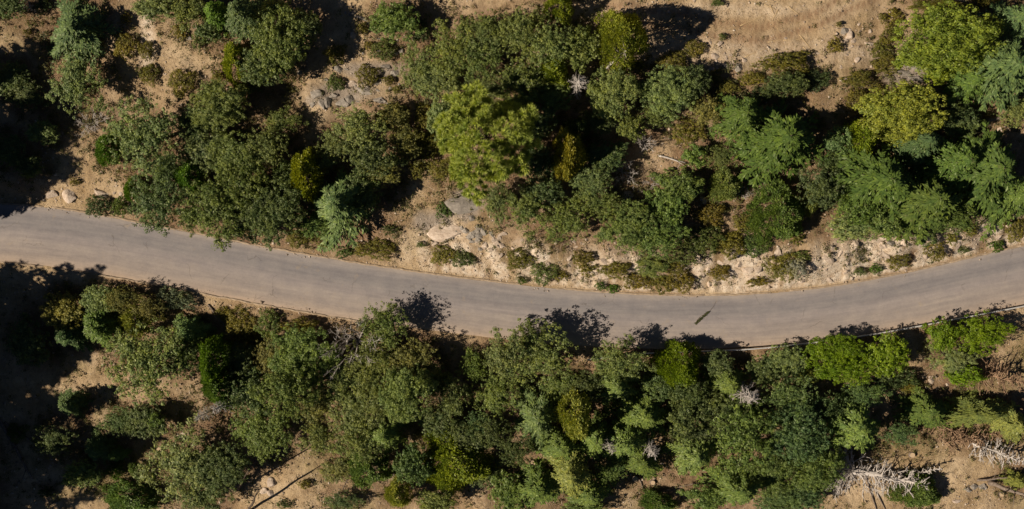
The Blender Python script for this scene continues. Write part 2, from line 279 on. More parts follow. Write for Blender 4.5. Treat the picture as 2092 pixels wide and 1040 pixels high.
# ---------------------------------------------------------------- what grows where: kind;px;py;rx;ry;height m;colour;label
# (crown centre and radii in the photograph's own pixels, turned into ground positions by at())
PLANTS = '''
fir;150;60;54;62;6.5;bluegreen;dense blue-green conifer beside the bare sandy patch in the upper left corner
oak;20;14;34;24;4;dark;dark leafy tree cut by the upper left corner of the photo
shrub;92;8;18;14;-;dark;small dark bush just left of the dense blue-green conifer's top
snagfork;46;10;22;16;1.5;-;grey leafless bush on the soil near the upper left corner
oak;160;172;52;60;6;sage*;grey-green oak at the foot of the dense blue-green conifer, shadow on sand to its right
shrub;256;92;25;25;-;brown;round olive-brown bush, the larger of the touching pair on upper left sand
shrub;298;103;16;20;-;brown;smaller olive-brown bush of the touching pair on upper left sand
shrub;256;36;10;11;-;brown;tiny brown bush alone on the sand above the touching pair of bushes
shrub;303;152;22;20;-;brown;olive-brown bush half covered by the tip of the grey-green oak's shadow
shrub;372;168;30;25;-;brown;wide brown bush in the middle of the upper left sandy slope
shrub;444;154;13;11;-;brown;little brown bush on sand just left of the yellow-green tree
shrub;366;63;17;15;-;brown;brown bush under the oaks at the top edge above the sandy slope
shrub;404;82;15;16;-;olive;olive bush below the top edge oaks, right of a small grey rock
shrub;55;66;9;8;-;brown;tiny dry brown tuft on the bare upper left corner soil
oak;322;16;44;26;5;sage;grey-green oak at the top edge above the sandy slope
oak;388;22;30;32;5;olive;narrow olive oak at the top edge left of the bright green conifer
firs;440;26;27;34;8;vivid;bright green young conifer at the top edge
fir;492;26;42;44;12;dark;dark green tufted conifer at the top edge throwing a broad shadow rightwards
oak;425;65;26;22;4;dark;low dark green oak below the bright green young conifer
cedar;482;130;29;38;6;lime;yellow-green tree lit on its left side, below the dark tufted conifer
shrub;508;178;22;16;-;olive;olive bush directly below the yellow-green tree
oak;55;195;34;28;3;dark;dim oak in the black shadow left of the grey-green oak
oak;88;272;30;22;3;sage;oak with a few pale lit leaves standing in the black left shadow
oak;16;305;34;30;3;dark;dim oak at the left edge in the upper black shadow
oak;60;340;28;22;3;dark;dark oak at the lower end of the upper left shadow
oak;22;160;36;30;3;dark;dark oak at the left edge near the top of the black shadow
snagfork;180;248;34;30;2.5;-;pinkish grey leafless bush below the grey-green oak
cedar;219;305;27;28;4.5;vivid;small vivid dark green tree beside the pinkish grey leafless bush
oak;297;278;70;72;9;sage;large rounded grey-green oak above the roadside boulders
cedar;384;361;27;32;6;vivid;vivid green tree squeezed between the big grey-green oak and the road oaks
oak;449;215;54;46;7;olive;olive oak right of the wide brown bush, shading the ground to its right
oak;482;318;50;44;7;olive;olive oak in the middle of the left woods, half in shade
oak;400;250;32;28;5;dark;dark oak just right of the large rounded grey-green oak
shrub;152;371;11;8;-;brown;tiny brown bush above the boulders by the road
shrub;202;420;29;22;1.8;dark;dark green bush at the road's north edge beside the three boulders
shrub;245;424;21;20;1.6;green;green bush at the road edge between dark bush and dark road oak
cedar;268;388;17;20;4;vivid;small bright green tree right of the boulders
oak;328;408;63;58;7;dark;dark blue-green oak overhanging the road's north edge
oak;452;424;60;66;8;olive;large olive oak overhanging the road right of the dark blue-green oak
oak;396;442;32;30;6;olive;olive oak wedged between the dark and the large olive road oaks
oak;560;425;58;58;8;dark;dark olive oak at the road edge left of the shaggy blue-green conifer
oak;508;376;44;46;8;olive;tall olive oak just above the road oaks
oak;548;300;40;40;7;sage;grey-green oak left of the narrow bright yellow-green tree
oak;572;78;56;66;9;olive;tall olive oak left of the rock scatter, with a wide shadow
oak;540;135;46;38;7;dark;dark oak below the tall olive oak near the rock scatter
oak;620;55;32;34;6;dark;shaded oak right of the tall olive oak at the top
shrub;685;110;21;20;-;brown;brown bush at the shadow edge of the tall olive oak
shrub;741;57;12;11;-;brown;small brown bush under the long pale slab of rock near the top
shrub;753;92;10;9;-;brown;very small bush left of the green bush in the rock scatter
shrub;780;102;27;20;-;olive;spreading olive-green bush at the top of the rock scatter
shrub;750;155;22;24;-;brown;bush among the rocks beside the black hollow
shrub;684;170;17;18;-;olive;round bush on bare soil just above the grey rock pile
shrub;793;164;12;10;-;brown;small dry bush at the right end of the rock scatter
shrub;811;182;11;8;-;brown;smallest brown bush below the right end of the rock scatter
oak;808;44;44;38;5;green;rounded green oak with bright left side, right of the rock scatter
shrub;853;62;24;26;-;dark;dark bush in the shade of the rounded green oak
oak;933;96;58;54;6;olive;broad olive oak in the top middle thicket
oak;856;146;44;42;4;sage;pale thin grey-green oak at the left end of the top middle thicket
oak;893;168;42;34;4;sage;thin pale oak at the lower edge of the top middle thicket
oak;1000;74;50;46;6;olive;olive oak in the centre of the top middle thicket
oak;975;122;44;40;6;olive;darker olive oak in the lower middle of the top thicket
oak;1076;72;54;52;7;olive;large olive oak at the right of the top middle thicket
oak;1124;92;46;46;7;sage;grey-olive oak left of the tall yellow-green cedar
cedar;1143;12;28;26;6;lime;yellow-green tree at the top edge left of the tall cedar
oak;1186;100;40;40;6;olive;olive oak right beside the tall yellow-green cedar's left side
oak;1075;165;46;40;6;olive;olive oak left of the lime tree in the upper middle
cedar;1131;148;31;34;6;lime;lime-green tree left of the radial dead fir
oak;1130;195;36;28;5;sage;low grey-green oak below the lime-green tree
cedar;1272;74;46;56;11;lime2;tall yellow-green cedar with a large dark round shadow on the dirt track
snagradial;1180;170;29;30;7;-;dead fir seen from above as a grey star of bare branches
oak;1253;188;48;48;7;sage;rounded grey-green oak right of the star-shaped dead fir
oak;1365;190;50;52;6;sage;grey-green oak with pale dead twigs in its crown, below the dirt track
shrub;1377;125;30;24;-;brown;brown bush at the edge of the dirt track right of the cedar's shadow
shrub;1421;98;22;16;-;brown;low brown bush at the dirt track's lower edge near pale stones
shrub;1406;268;34;26;-;brown;sprawling brown scrub in the clearing right of centre
shrub;1461;155;16;14;-;brown;small brown bush below the grey rocks of the dirt track
shrub;1486;178;22;16;-;brown;brown bush left of the long brown bush mass
shrub;1536;160;27;14;-;brown;low brown bush touching the left end of the long bush mass
oak;1420;165;28;30;4;dark;dark thin oak between twiggy oak and dirt track bushes
shrub;1605;130;54;25;2.2;brown;long olive-brown bush mass on the lower edge of the dirt track
oak;1606;172;40;24;4;dark;dark blue-green tree in the shade below the long bush mass
shrub;1672;164;28;20;-;dark;dark brown bush right of the long bush mass, in shade
cedar;1163;312;30;50;9;olivey;tree with sparse yellow-olive leaves right of the tufted pine
pine;992;285;92;88;14;pine;large rounded pine with yellow-green needle tufts in the middle of the woods
oak;908;245;30;44;6;sage;grey-green oak touching the left side of the tufted pine
shrub;872;238;28;27;-;brown;brown bush at the upper left of the tufted pine
shrub;872;292;32;32;-;brown;large brown bush left of the tufted pine
shrub;908;345;32;24;-;brown;brown bush below the left side of the tufted pine
shrub;853;346;17;18;-;brown;small brown bush in the shade left of the tufted pine's foot
oak;735;264;54;46;7;sage*;thin grey-green oak below the grey rock pile
oak;690;300;40;36;6;sage;small grey oak left of the thin grey-green oak
oak;766;322;42;36;7;dark;dark oak below the thin grey-green oak
oak;800;240;34;26;4;brownleaf;thin brown-leaved oak above the dark middle hollow
cedar;622;354;30;48;9;lime;narrow bright yellow-green tree behind the shaggy blue-green conifer
fir;690;418;62;60;11;bluegreen2;shaggy blue-green conifer with a jagged shadow beside the pale slab
oak;590;360;30;34;6;dark;dark oak touching the narrow bright yellow-green tree
oak;650;330;30;24;5;dark;dark oak right of the narrow bright yellow-green tree's top
oak;580;248;34;26;4;olive;low olive oak in the shade below the dark oaks
shrub;905;431;16;17;-;green;green bush in the jagged conifer shadow left of the grey slab
shrub;608;488;25;16;-;brown;brown roadside bush left of its wider neighbour under the shaggy conifer
shrub;658;491;25;12;-;brown;flat brown roadside bush directly under the shaggy conifer
shrub;703;515;18;12;-;green;low green plant on the kerb left of the big brown roadside bush
shrub;768;508;42;21;-;brown;big brown roadside bush left of the pale slab
shrub;795;470;18;9;-;dark;dark bush above the big brown roadside bush
shrub;860;500;9;6;-;green;tiny green plant on the bank between bush and pale slab
shrub;906;520;27;20;-;brown;left half of the dark bush pair under the pale slab
shrub;946;528;25;18;-;olive;right half of the dark bush pair under the pale slab
shrub;1062;530;28;20;-;brown;brown bank bush right of the rubble by the pale slab
shrub;1114;553;31;25;-;olive;taller green-brown bank bush touching the kerb in the middle of the road bend
shrub;1146;560;15;12;-;brown;small bush on the right flank of the taller green-brown bank bush
shrub;1190;528;22;15;-;brown;small upper bush of the pair on the bank right of centre
shrub;1198;550;18;13;-;brown;small lower bush of the pair on the bank right of centre
shrub;1256;552;32;19;-;brown;wide rust-brown bush on the bank above two vivid plants
shrub;1303;573;30;20;-;rust;rusty bush touching the kerb, right of two vivid plants
shrub;1352;578;24;20;-;brown;brown bush at the kerb in the middle of the long bush row
shrub;1389;570;30;26;-;rust;rusty bush ending the long roadside bush row on the right
shrub;1378;543;25;16;-;brown;brown bush above the end of the long roadside bush row
shrub;1470;556;23;18;-;rust;single rusty bush on the bare bank right of the bush row
shrub;1226;584;12;8;-;vivid;left vivid green plant on the kerb below the wide bush
shrub;1250;590;13;9;-;vivid;right vivid green plant on the kerb below the wide bush
shrub;1068;573;10;7;-;vivid;vivid green tuft on the kerb under the brown bank bush
shrub;1548;575;24;11;-;rust;low rusty bush at the kerb below the grey-tinged bush
shrub;1600;545;38;28;-;brown;large brown bank bush wrapped round a grey bush
shrub;1628;546;23;19;1.6;grey;silvery grey bush growing out of the large brown bank bush
shrub;1640;522;20;10;-;olive;olive bush on the top side of the silvery grey bush
shrub;1835;533;25;17;-;brown;round brown bush at the kerb on the right part of the bend
shrub;1758;555;13;9;-;olive;small green bush on the kerb left of its thinner neighbour
shrub;1791;548;14;10;-;vivid;thin green plant on the kerb left of the round brown bush
shrub;1913;512;22;22;-;brown;dark brown bush below the big firs near the right of the bend
shrub;1946;488;14;13;-;brown;brown bush at the lower fringe of the big right firs
shrub;1984;470;14;11;-;brown;small brown bush on bare bank below the right firs
shrub;2074;466;24;26;-;brown;brown bush by the right edge above the road
shrub;2036;502;16;13;-;vivid;vivid bush at the kerb near the right edge
shrub;1969;510;13;8;-;olive;little olive plant on the kerb between two bushes on the right
shrub;1629;487;16;12;-;brown;small brown bush below the round bright green conifer
shrub;1440;488;42;30;1.8;olive;olive scrub patch right of the road thicket
shrub;1490;500;36;26;1.6;brown;brown scrub patch above the single rusty bush
shrub;1545;503;34;20;-;green;green scrub patch on the bank top left of bare pale rills
shrub;1395;515;38;24;1.6;olive;olive scrub patch below the thicket at the middle of the bank
oak;1018;410;36;34;5;sage;small grey-green oak between the tufted pine and the rubble
oak;1076;430;46;44;6;olive;olive oak right of the rubble above the road
oak;1156;452;46;42;6;olive;olive oak in the middle of the bank thicket
oak;1110;392;36;28;5;dark;low dark oak below the tufted pine
oak;1208;368;40;34;5;sage;grey-green oak below the sparse yellow-olive tree
oak;1288;462;54;48;6;green;green oak above the small pair of bank bushes
oak;1342;484;48;40;6;green;green oak right of the other green oak on the bank top
oak;1366;420;38;34;5;green;green oak below the white leafless bush
oak;1386;378;44;32;5;green;green oak right of the white leafless bush
oak;1290;262;26;24;5;olive;small oak in the dark central hollow with a crooked dead branch
snagfork;1322;288;26;22;5;-;crooked white dead branches in the dark central hollow
snagfork;1276;348;30;34;3;-;upright dull grey leafless bush left of the white one
snagfork;1342;368;28;16;2.5;-;low white leafless bush in the middle clearing
oak;1416;320;24;22;4;green;small green oak by the fallen pale log
oak;1471;320;36;26;4;olive;wide low olive oak right of the fallen pale log
cedar;1483;378;29;28;4.5;sageg;smooth round sage-green tree left of the grey leafless heap
snagfork;1516;393;24;16;1.6;-;grey leafless heap right of the smooth round tree
cedar;1588;433;57;52;6.5;green2;round bright green conifer with a smooth dense crown
fir;1518;236;58;50;9;green2;green conifer left of the shaggy fir below the long bush mass
fir;1600;284;76;80;12;green2;large shaggy green fir below the long brown bush mass
oak;1712;288;26;26;5;bluegreen;dim blue-green tree between the shaggy fir and the yellow tree
fir;1885;292;46;42;9;bluegreen;blue-green fir below the right side of the yellow tree
fir;1800;370;88;76;12;green2;broad dark green fir left in the big right-hand stand
fir;1895;410;84;72;12;green2;broad fir in the middle of the big right-hand stand
fir;2020;350;80;86;13;green2;fir with upturned pale branch tips at the right edge
fir;1960;330;54;54;11;green2;fir with bare twigs between the stand and right edge fir
fir;2078;400;46;52;10;green2;fir cut by the right edge above the road
fir;2052;140;76;74;13;bluegreen2;tall blue-green fir in the upper right corner
fir;2082;38;40;38;10;bluegreen;fir tip cut by the upper right corner
fir;1985;165;36;38;8;green2;lower fir limb mass left of the tall corner fir
oak;2072;228;36;28;4;sage;pale thin tree at the right edge above the yellow soil
oak;1934;82;98;66;10;lime2;huge rounded yellow-green tree in the upper right
oak;1912;140;36;30;5;lime;yellow-green lower bough mass of a tree under the huge one
oak;1840;230;80;56;9;yellow;broad yellow tree with bare twigs showing, left of the right shadow
cedar;1762;282;30;38;6;lime;lime tree at the lower left of the broad yellow tree
oak;1835;275;36;24;5;yellow;yellow tree below the broad yellow one
shrub;1919;9;62;15;1.6;brown;long brown hedge-like bush at the top edge
shrub;2014;5;29;11;-;brown;brown bush at the top edge near the right corner
shrub;1829;33;18;15;-;brown;brown bush at the upper left of the huge yellow-green tree
shrub;1804;37;10;9;-;brown;tiny bush at the left of its twin on the upper dirt
shrub;1820;68;20;19;-;brown;brown bush touching the huge yellow-green tree's left side
shrub;1802;100;20;20;-;brown;brown bush left below the huge yellow-green tree
shrub;1812;130;27;20;-;brown;lowest brown bush left of the huge yellow-green tree
shrub;1707;92;16;15;-;brown;round bush alone on the dirt beside the pale stones
shrub;1714;49;7;6;-;brown;tiny bush on the dirt above the pale stones
shrub;1476;75;9;7;-;olive;tiny green tuft on the dirt track left of the pale stones
shrub;1467;6;13;7;-;green;small green plant on the dirt track at the top edge
shrub;1754;161;28;17;-;brown;brown bush left of the grey bedrock
shrub;1750;199;24;20;-;brown;brown bush above the dark gap left of the yellow tree
shrub;1790;178;14;11;-;brown;little bush between the grey bedrock and the yellow tree
oak;1672;388;40;42;7;dark;dark oak left of the broad dark green fir
cedar;1660;408;16;30;5;sageg;narrow sage-green tree in front of the dark oak
oak;1738;464;46;29;4;pale;pale sage-coloured low tree on the bank under the big fir
oak;1800;455;36;32;6;green;green oak between the pale low tree and the firs
shrub;1893;478;26;22;1.6;green;green bush at the lower edge of the middle fir
oak;1245;425;32;28;4;brownleaf;thin brownish oak in the shade of the bank thicket
oak;1000;180;40;30;4;sage;thin low oak above the tufted pine
oak;1220;250;34;26;4;dark;dark low oak below the rounded grey-green oak
shrub;1300;130;20;14;-;brown;brown bush under the tall cedar's shadow
cedar;1180;262;26;20;6;dark;dark tree at the upper right of the tufted pine
shrub;1560;195;26;16;-;dark;dark bush between the long bush mass and the left green conifer
shrub;1530;450;28;22;1.6;brown;brown scrub left of the round bright green conifer
shrub;1450;440;32;24;1.5;rust;rusty scrub with bare soil, below the smooth round tree
oak;130;637;38;32;5;yolive;yellow-olive oak at the edge of the lower left shadow
oak;205;612;32;26;4;sage;grey-green thin oak above two small cone conifers
oak;250;610;30;24;5;brownleaf;brown-olive oak near the kerb at the end of the road shadow
shrub;350;612;46;23;1.8;greysage;long silver-green bush under the kerb
oak;305;630;30;24;5;brownleaf;brown-olive oak left of the long silver-green bush
firs;200;664;44;38;7;green2;larger round-topped cone conifer lit only on its left, lower left
firs;136;686;28;28;6;bluegreen;small cone conifer lit on its left, nearest the left shadow
firs;381;674;33;34;7;bluegreen2;small blue-green cone conifer beside the fallen thin trunk
cedar;274;655;26;28;6;lime3;green-yellow tree above the big lower left oak
oak;303;735;72;72;9;sage;big grey-green oak in the lower left above the dirt path
oak;375;725;38;40;7;dark;shaded right side oak beside the big lower left oak
cedar;434;738;27;46;9;vivid;narrow vivid green tree right of the shaded oak
cedar;448;792;34;34;7;green2;green tree below the narrow vivid green tree
shrub;490;658;36;30;1.4;brown;brown bush mass below the kerb left of the fallen thin trunk's top
shrub;505;702;32;30;2;brown;brown bush right of the fallen thin trunk
shrub;455;640;17;14;-;brown;small brown bush beside the top end of the fallen thin trunk
shrub;548;660;28;26;1.4;olive;olive bush below the kerb right of the brown bush mass
shrub;613;668;36;18;1.8;brown;flat brown bush between kerb and the green-grey oaks
oak;560;720;34;38;5;brownleaf;brown-olive oak left of the lower middle oaks
snagradial;450;830;20;22;9;-;pinkish dead fir top near the dirt path
snagradial;413;848;15;15;8;-;small grey dead fir top beside the pinkish one
firs;140;826;28;24;6;bluegreen;cone conifer alone at the left of the dirt path
firs;198;918;26;28;6;bluegreen;lit half of a cone conifer in the bottom left shadow
oak;320;860;17;16;3;green;small green tree on the shadow's edge near pinkish stones
firs;235;930;18;16;4;green2;tiny conifer right of the cone conifer in bottom left shadow
oak;378;945;70;74;8;sage*;large sparse grey-green oak at the bottom left of centre
oak;455;955;44;46;6;dark;dark oak right of the large sparse grey-green oak
cedar;263;1020;46;28;5;green2;bright leafy tree at the bottom edge on the left
shrub;285;962;24;18;2;green;green bush above the bright leafy bottom edge tree
shrub;233;962;19;16;2;vivid;small vivid green bush in the bottom left
oak;172;966;32;24;4;sage;pale green oak in the bottom left shadow
shrub;215;997;15;9;-;vivid;flat vivid plant left above the bottom edge tree
shrub;308;976;9;11;-;vivid;tiny bright green bush beside the large sparse oak
shrub;95;1005;20;12;-;dark;dim bush in the bottom left corner shadow
shrub;35;885;22;18;-;olive;dim bush among fallen dark trunks at the left edge
oak;522;872;38;42;6;green;green oak left of the lower middle woods
oak;548;888;44;46;7;green;deep green oak above the sunlit rocky clearing
oak;618;728;58;60;6;green;tall green oak under the kerb left of the white dead tree
oak;592;800;54;52;8;olive;olive oak below the tall green oak
oak;650;828;46;44;7;brownleaf;brownish olive oak in the lower middle woods
snagfork;712;708;68;62;13;-;large white leafless tree spreading beside the road
oak;785;664;44;40;5.8;olive*;olive oak casting a feathery shadow on the road left of centre
oak;765;745;56;54;6.5;olive;big olive oak below the large white leafless tree
oak;845;742;46;42;6.5;brownleaf*;dusky oak under the first feathery road shadow
oak;832;800;50;46;8;sage;grey-green oak in the lower centre woods
oak;768;812;56;52;8;olive;olive oak in the heart of the lower centre woods
oak;728;852;48;44;7;sage;sage oak in the lower centre woods near the cut log
oak;923;808;33;32;7;sage;round sage oak right of the lower centre woods
oak;738;908;44;36;6;sage;yellowish sage oak beside the cut log
fir;784;886;42;40;9;green3;plain green conifer left of the yellow-green cedar
oak;655;895;38;32;5;olive;olive oak above the sunlit rocky clearing's right end
oak;975;872;30;26;6;bluegreen;blue-green tree right above the yellow-green cedar
cedar;925;938;60;60;8;lime;yellow-green cedar with a dark right side at the bottom centre
oak;948;892;38;28;7;dark;dark tree behind the yellow-green cedar
cedar;750;955;38;34;5;green2;green tree among shadows below the plain green conifer
oak;845;948;33;36;6;bluegreen;blue-green oak left of the yellow-green cedar
cedar;812;1010;22;26;5;lime3;yellowish green tree at the bottom edge left of the cedar
oak;893;1020;36;22;5;sage;grey-green oak at the bottom edge below the cedar
oak;1036;718;44;40;8;sage;grey-green oak at the road edge just left of centre shadow
oak;968;748;26;24;5;green;small green oak below the road in the gap between two road shadows
oak;1012;800;48;44;7;olive;olive oak under the grey-green road edge oak
oak;1094;724;68;58;6.6;olive*;broad olive oak casting the big feathery shadow on the road at centre
oak;1266;735;48;40;6.5;sage*;grey-green oak where the guardrail begins
cedar;1386;748;42;42;6;vlime;vivid lime-green round tree against the guardrail
fir;1100;852;50;58;10;bluegreen2;blue-green fir with bare grey twigs, lower centre right
cedar;1176;848;29;46;9;lime3;light olive-green narrow tree right of the blue-green twiggy fir
fir;1148;915;50;40;8;green3;green fir below the light olive-green narrow tree
fir;1258;788;42;38;9;green3;green fir below the grey-green guardrail oak
fir;1316;848;46;50;10;green3;green fir with yellowed tips in the lower right middle
fir;1216;900;36;40;8;green3;green fir with a dead twiggy top, left of the pink dead top
fir;1282;905;44;40;8;green3;green fir around the pink dead top
snagradial;1246;912;20;14;11.5;-;whitish dead treetop poking out of green firs
snagradial;1330;918;20;20;11;-;pinkish dead treetop above the stick-covered clearing
fir;1310;945;40;30;7;green3;low fir at the upper edge of the stick-covered clearing
fir;1420;932;44;44;9;green3;green fir right of the stick-covered clearing
oak;1395;850;36;36;6;dark;dark tree in the deep shade below the lime-green round tree
fir;1490;785;40;42;8;green3;yellowish green fir beside the white dead treetop
snagradial;1524;806;36;26;12;-;white dead treetop with spreading bare branches below the guardrail
oak;1522;895;64;62;9;green;broad grey-green tree in the lower right woods
oak;1500;838;42;38;8;dark;dark tree under the white dead treetop
cedar;1532;842;17;12;6;vlime;small lime-green treetop under the white dead treetop
fir;1100;1000;50;38;9;green3;green fir at the bottom edge right of centre
fir;1166;972;48;46;9;lime4;light green fir right of the bottom edge fir
fir;1208;1012;38;28;8;green3;fir at the bottom edge left of the stick-covered clearing
cedar;1343;1028;30;18;3;green2;small green tree at the bottom edge of the stick-covered clearing
fir;1512;1000;52;42;8;green3;green fir at the bottom edge right of the stick-covered clearing
oak;1055;918;32;28;5;dark;dark tree between the yellow-green cedar and the green fir
oak;1190;1040;40;16;5;green;low green tree on the bottom edge below the light fir
oak;1709;728;58;40;5;vlime;large lime-green leafy tree below the guardrail
oak;1740;758;40;28;6;vlime;lime-green tree joined to the large one's lower right
oak;1812;724;37;38;4.6;vlime;lime-green tree touching the guardrail, right of the large one
oak;1638;768;28;16;3;lime3;low yellowish green tree left of the large lime-green tree
oak;1604;736;36;30;3.6;sage;grey-green oak under the guardrail left of the lime-green trees
oak;1923;684;26;30;4.4;vlime;small lime-green tree just under the guardrail at right
oak;2000;680;48;38;4.6;vlime;lime-green tree under the guardrail near the right edge
oak;1945;735;44;28;4;pale;pale sage tree between the right-hand lime-green trees
oak;1966;764;32;22;4;vlime;lime-green tree below the pale sage tree
shrub;1830;772;44;26;2;dark;dark bush mass below the middle lime-green tree
shrub;1858;790;26;14;-;brown;low brown bush by the bare slope under the guardrail
snaglong;2042;762;50;40;8;b;brown dead pine with a pale leaning trunk at the right edge
oak;1610;812;54;50;8;bluegreen;blue-green tree right of the white dead treetop
oak;1628;882;54;54;8;bluegreen;blue-green tree in the middle of the lower right woods
oak;1762;802;38;28;6;bluegreen;blue-green tree below the large lime-green tree
oak;1696;830;24;26;6;bluegreen;small blue-green tree left of the lower right green fir
fir;1752;878;58;52;8;green3;bright green fir left of the bare lower right slope
oak;1838;885;32;24;4;bluegreen;low blue-green tree on the edge of the bare lower right slope
fir;1895;840;48;40;7;green3;fir with pale twigs left of the brown fallen boughs
fir;2010;845;66;28;7;lime4;long light green fir near the right edge
fir;2072;868;34;32;7;lime4;light green fir at the right edge with yellow tips
oak;1668;955;50;40;6;green;green tree at the left of the big fallen white tree
oak;1646;1018;34;22;5;bluegreen;blue-green tree at the bottom edge left of the white tree
shrub;1660;990;20;12;2;vivid;vivid green bush by the bottom edge blue-green tree
cedar;1874;1004;40;30;5;green2;small green tree under the boughs of the fallen white tree
fir;2082;985;26;16;4;lime4;light green bush-like fir at the bottom right edge
oak;1465;742;28;24;4;dark;dark tree in the shade right of the vivid lime round tree
oak;1560;756;32;26;4;dark;shaded tree under the guardrail right of the yellowish fir
oak;1450;880;40;40;7;dark;dark tree in the gap between two green firs
oak;690;960;28;22;4;brownleaf;thin brown-leaved tree by the sunlit rocky clearing
oak;415;1012;40;34;5;dark;dark oak at the bottom edge between the large sparse oak and the clearing
oak;698;1024;32;20;4;dark;dark low tree at the bottom edge right of the rocky clearing
oak;1008;882;34;30;5;dark;dark tree right of the dark tree behind the yellow-green cedar
oak;985;965;30;26;4;dark;small dark tree at the right foot of the yellow-green cedar
oak;1036;1004;34;32;5;green;green tree at the bottom edge right of the yellow-green cedar
oak;1246;962;30;22;4;green;green tree at the left end of the stick-covered clearing
oak;1442;1016;34;24;4;green;low green tree at the bottom edge between clearing and bottom fir
oak;1578;962;46;42;6;green;green tree under the broad grey-green tree
oak;1592;1022;44;24;5;bluegreen;blue-green tree at the bottom edge below the broad grey-green tree
oak;1405;802;36;32;5;dark;dark tree right under the vivid lime-green round tree
oak;1345;786;34;28;5;dark;dark tree at the lower left of the vivid lime-green round tree
oak;1448;828;36;32;5;dark;dark tree between the lime-green round tree and the white dead treetop
oak;1202;792;36;30;5;dark;dark tree between the guardrail oak and the light olive narrow tree
oak;1150;796;38;32;5;olive;olive tree under the broad road oak's right side
oak;896;862;34;28;5;dark;dark tree below the round sage oak
oak;884;778;32;28;5;olive;small olive oak between the dusky oak and the round sage oak
oak;694;782;46;42;6;olive;olive oak between the tall green oak and the big olive oak
oak;505;800;40;42;5;dark;dark oak right of the green tree under the narrow vivid green one
oak;492;742;34;32;5;dark;dark oak between the narrow vivid green tree and the rusty trunk bushes
oak;425;305;48;42;5;dark;dark oak between the big rounded grey-green oak and the middle left woods
oak;345;345;34;28;4;dark;dark low oak at the lower right of the big rounded grey-green oak
oak;740;392;42;38;5;dark;dark oak behind the right side of the shaggy blue-green conifer
oak;778;356;40;30;4;brownleaf;brownish thin oak above the jagged conifer shadow
oak;828;292;34;34;4;brownleaf;brown-leaved thin oak between thin oaks and brown bushes
oak;1045;212;40;28;4;olive;olive oak just above the top of the tufted pine
oak;1232;322;40;30;4;dark;dark low oak at the left side of the central hollow
oak;1335;238;34;26;4;olive;olive oak under the oak with pale dead twigs
oak;1442;226;34;28;4;brownleaf;brown-green thin oak left of the green conifer
oak;1958;248;38;32;4;dark;dark tree in the shadow right of the broad yellow tree
oak;1700;338;32;28;4;dark;dark low tree between the shaggy fir and the big right stand
oak;1750;420;40;34;6;green2;green tree at the left foot of the big right stand
oak;1940;445;50;34;6;green2;green tree at the right foot of the middle fir above the road
oak;1215;410;44;36;5;olive;olive oak above the bank thicket, right of the low dark oak
oak;1335;545;30;18;1.8;olive;low olive thicket behind the long roadside bush row
oak;505;450;40;36;5;dark;dark olive oak reaching over the road between its two olive neighbours
oak;640;460;32;24;3;green;low green tree at the foot of the shaggy conifer by the roadside bushes
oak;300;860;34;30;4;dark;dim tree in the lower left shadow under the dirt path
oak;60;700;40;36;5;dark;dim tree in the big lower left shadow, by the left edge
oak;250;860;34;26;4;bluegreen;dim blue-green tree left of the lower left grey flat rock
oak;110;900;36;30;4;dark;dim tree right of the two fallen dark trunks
oak;1098;248;36;34;5;dark;dark oak touching the upper right side of the tufted pine
oak;1102;332;34;34;5;dark;dark oak touching the lower right side of the tufted pine
shrub;620;990;14;9;-;brown;small dry bush on the sunlit rocky clearing
shrub;580;1030;16;9;-;olive;small olive bush at the bottom edge of the rocky clearing
'''
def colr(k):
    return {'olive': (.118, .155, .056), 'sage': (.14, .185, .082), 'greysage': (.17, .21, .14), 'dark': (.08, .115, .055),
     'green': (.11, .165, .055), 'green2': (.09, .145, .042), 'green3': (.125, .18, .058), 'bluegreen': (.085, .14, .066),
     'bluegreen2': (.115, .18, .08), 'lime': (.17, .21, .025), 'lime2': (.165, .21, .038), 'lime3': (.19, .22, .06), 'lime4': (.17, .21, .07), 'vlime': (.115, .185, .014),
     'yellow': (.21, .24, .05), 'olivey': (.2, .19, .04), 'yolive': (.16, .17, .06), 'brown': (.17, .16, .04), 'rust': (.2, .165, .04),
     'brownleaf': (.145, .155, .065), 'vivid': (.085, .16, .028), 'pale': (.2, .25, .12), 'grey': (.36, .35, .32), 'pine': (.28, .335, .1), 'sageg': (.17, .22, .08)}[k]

# tall conifers left of the frame, given by where the tips of their shadows fall (px, py) and their height
OUTSIDE = [(188, 225, 20), (120, 340, 22), (60, 380, 19), (30, 280, 22), (385, 868, 25, .2), (272, 800, 22, .16), (335, 905, 24, .17), (150, 800, 22), (180, 880, 24), (230, 1000, 21, .12), (60, 800, 22), (150, 90, 17), (20, 100, 18), (0, 200, 20), (120, 310, 20), (0, 320, 18), (170, 590, 24), (0, 600, 24), (180, 650, 24), (100, 700, 22), (0, 730, 20), (200, 700, 18), (40, 830, 20), (110, 850, 17), (130, 930, 17), (0, 930, 20), (110, 125, 18), (185, 190, 19), (188, 262, 21), (182, 322, 20), (110, 368, 18), (40, 150, 22), (60, 250, 24), (252, 551, 23), (110, 534, 22), (40, 552, 24), (240, 628, 22), (225, 690, 24), (150, 735, 22), (60, 650, 20), (90, 780, 18), (60, 900, 19), (110, 985, 20), (30, 1010, 18), (20, 840, 17)]

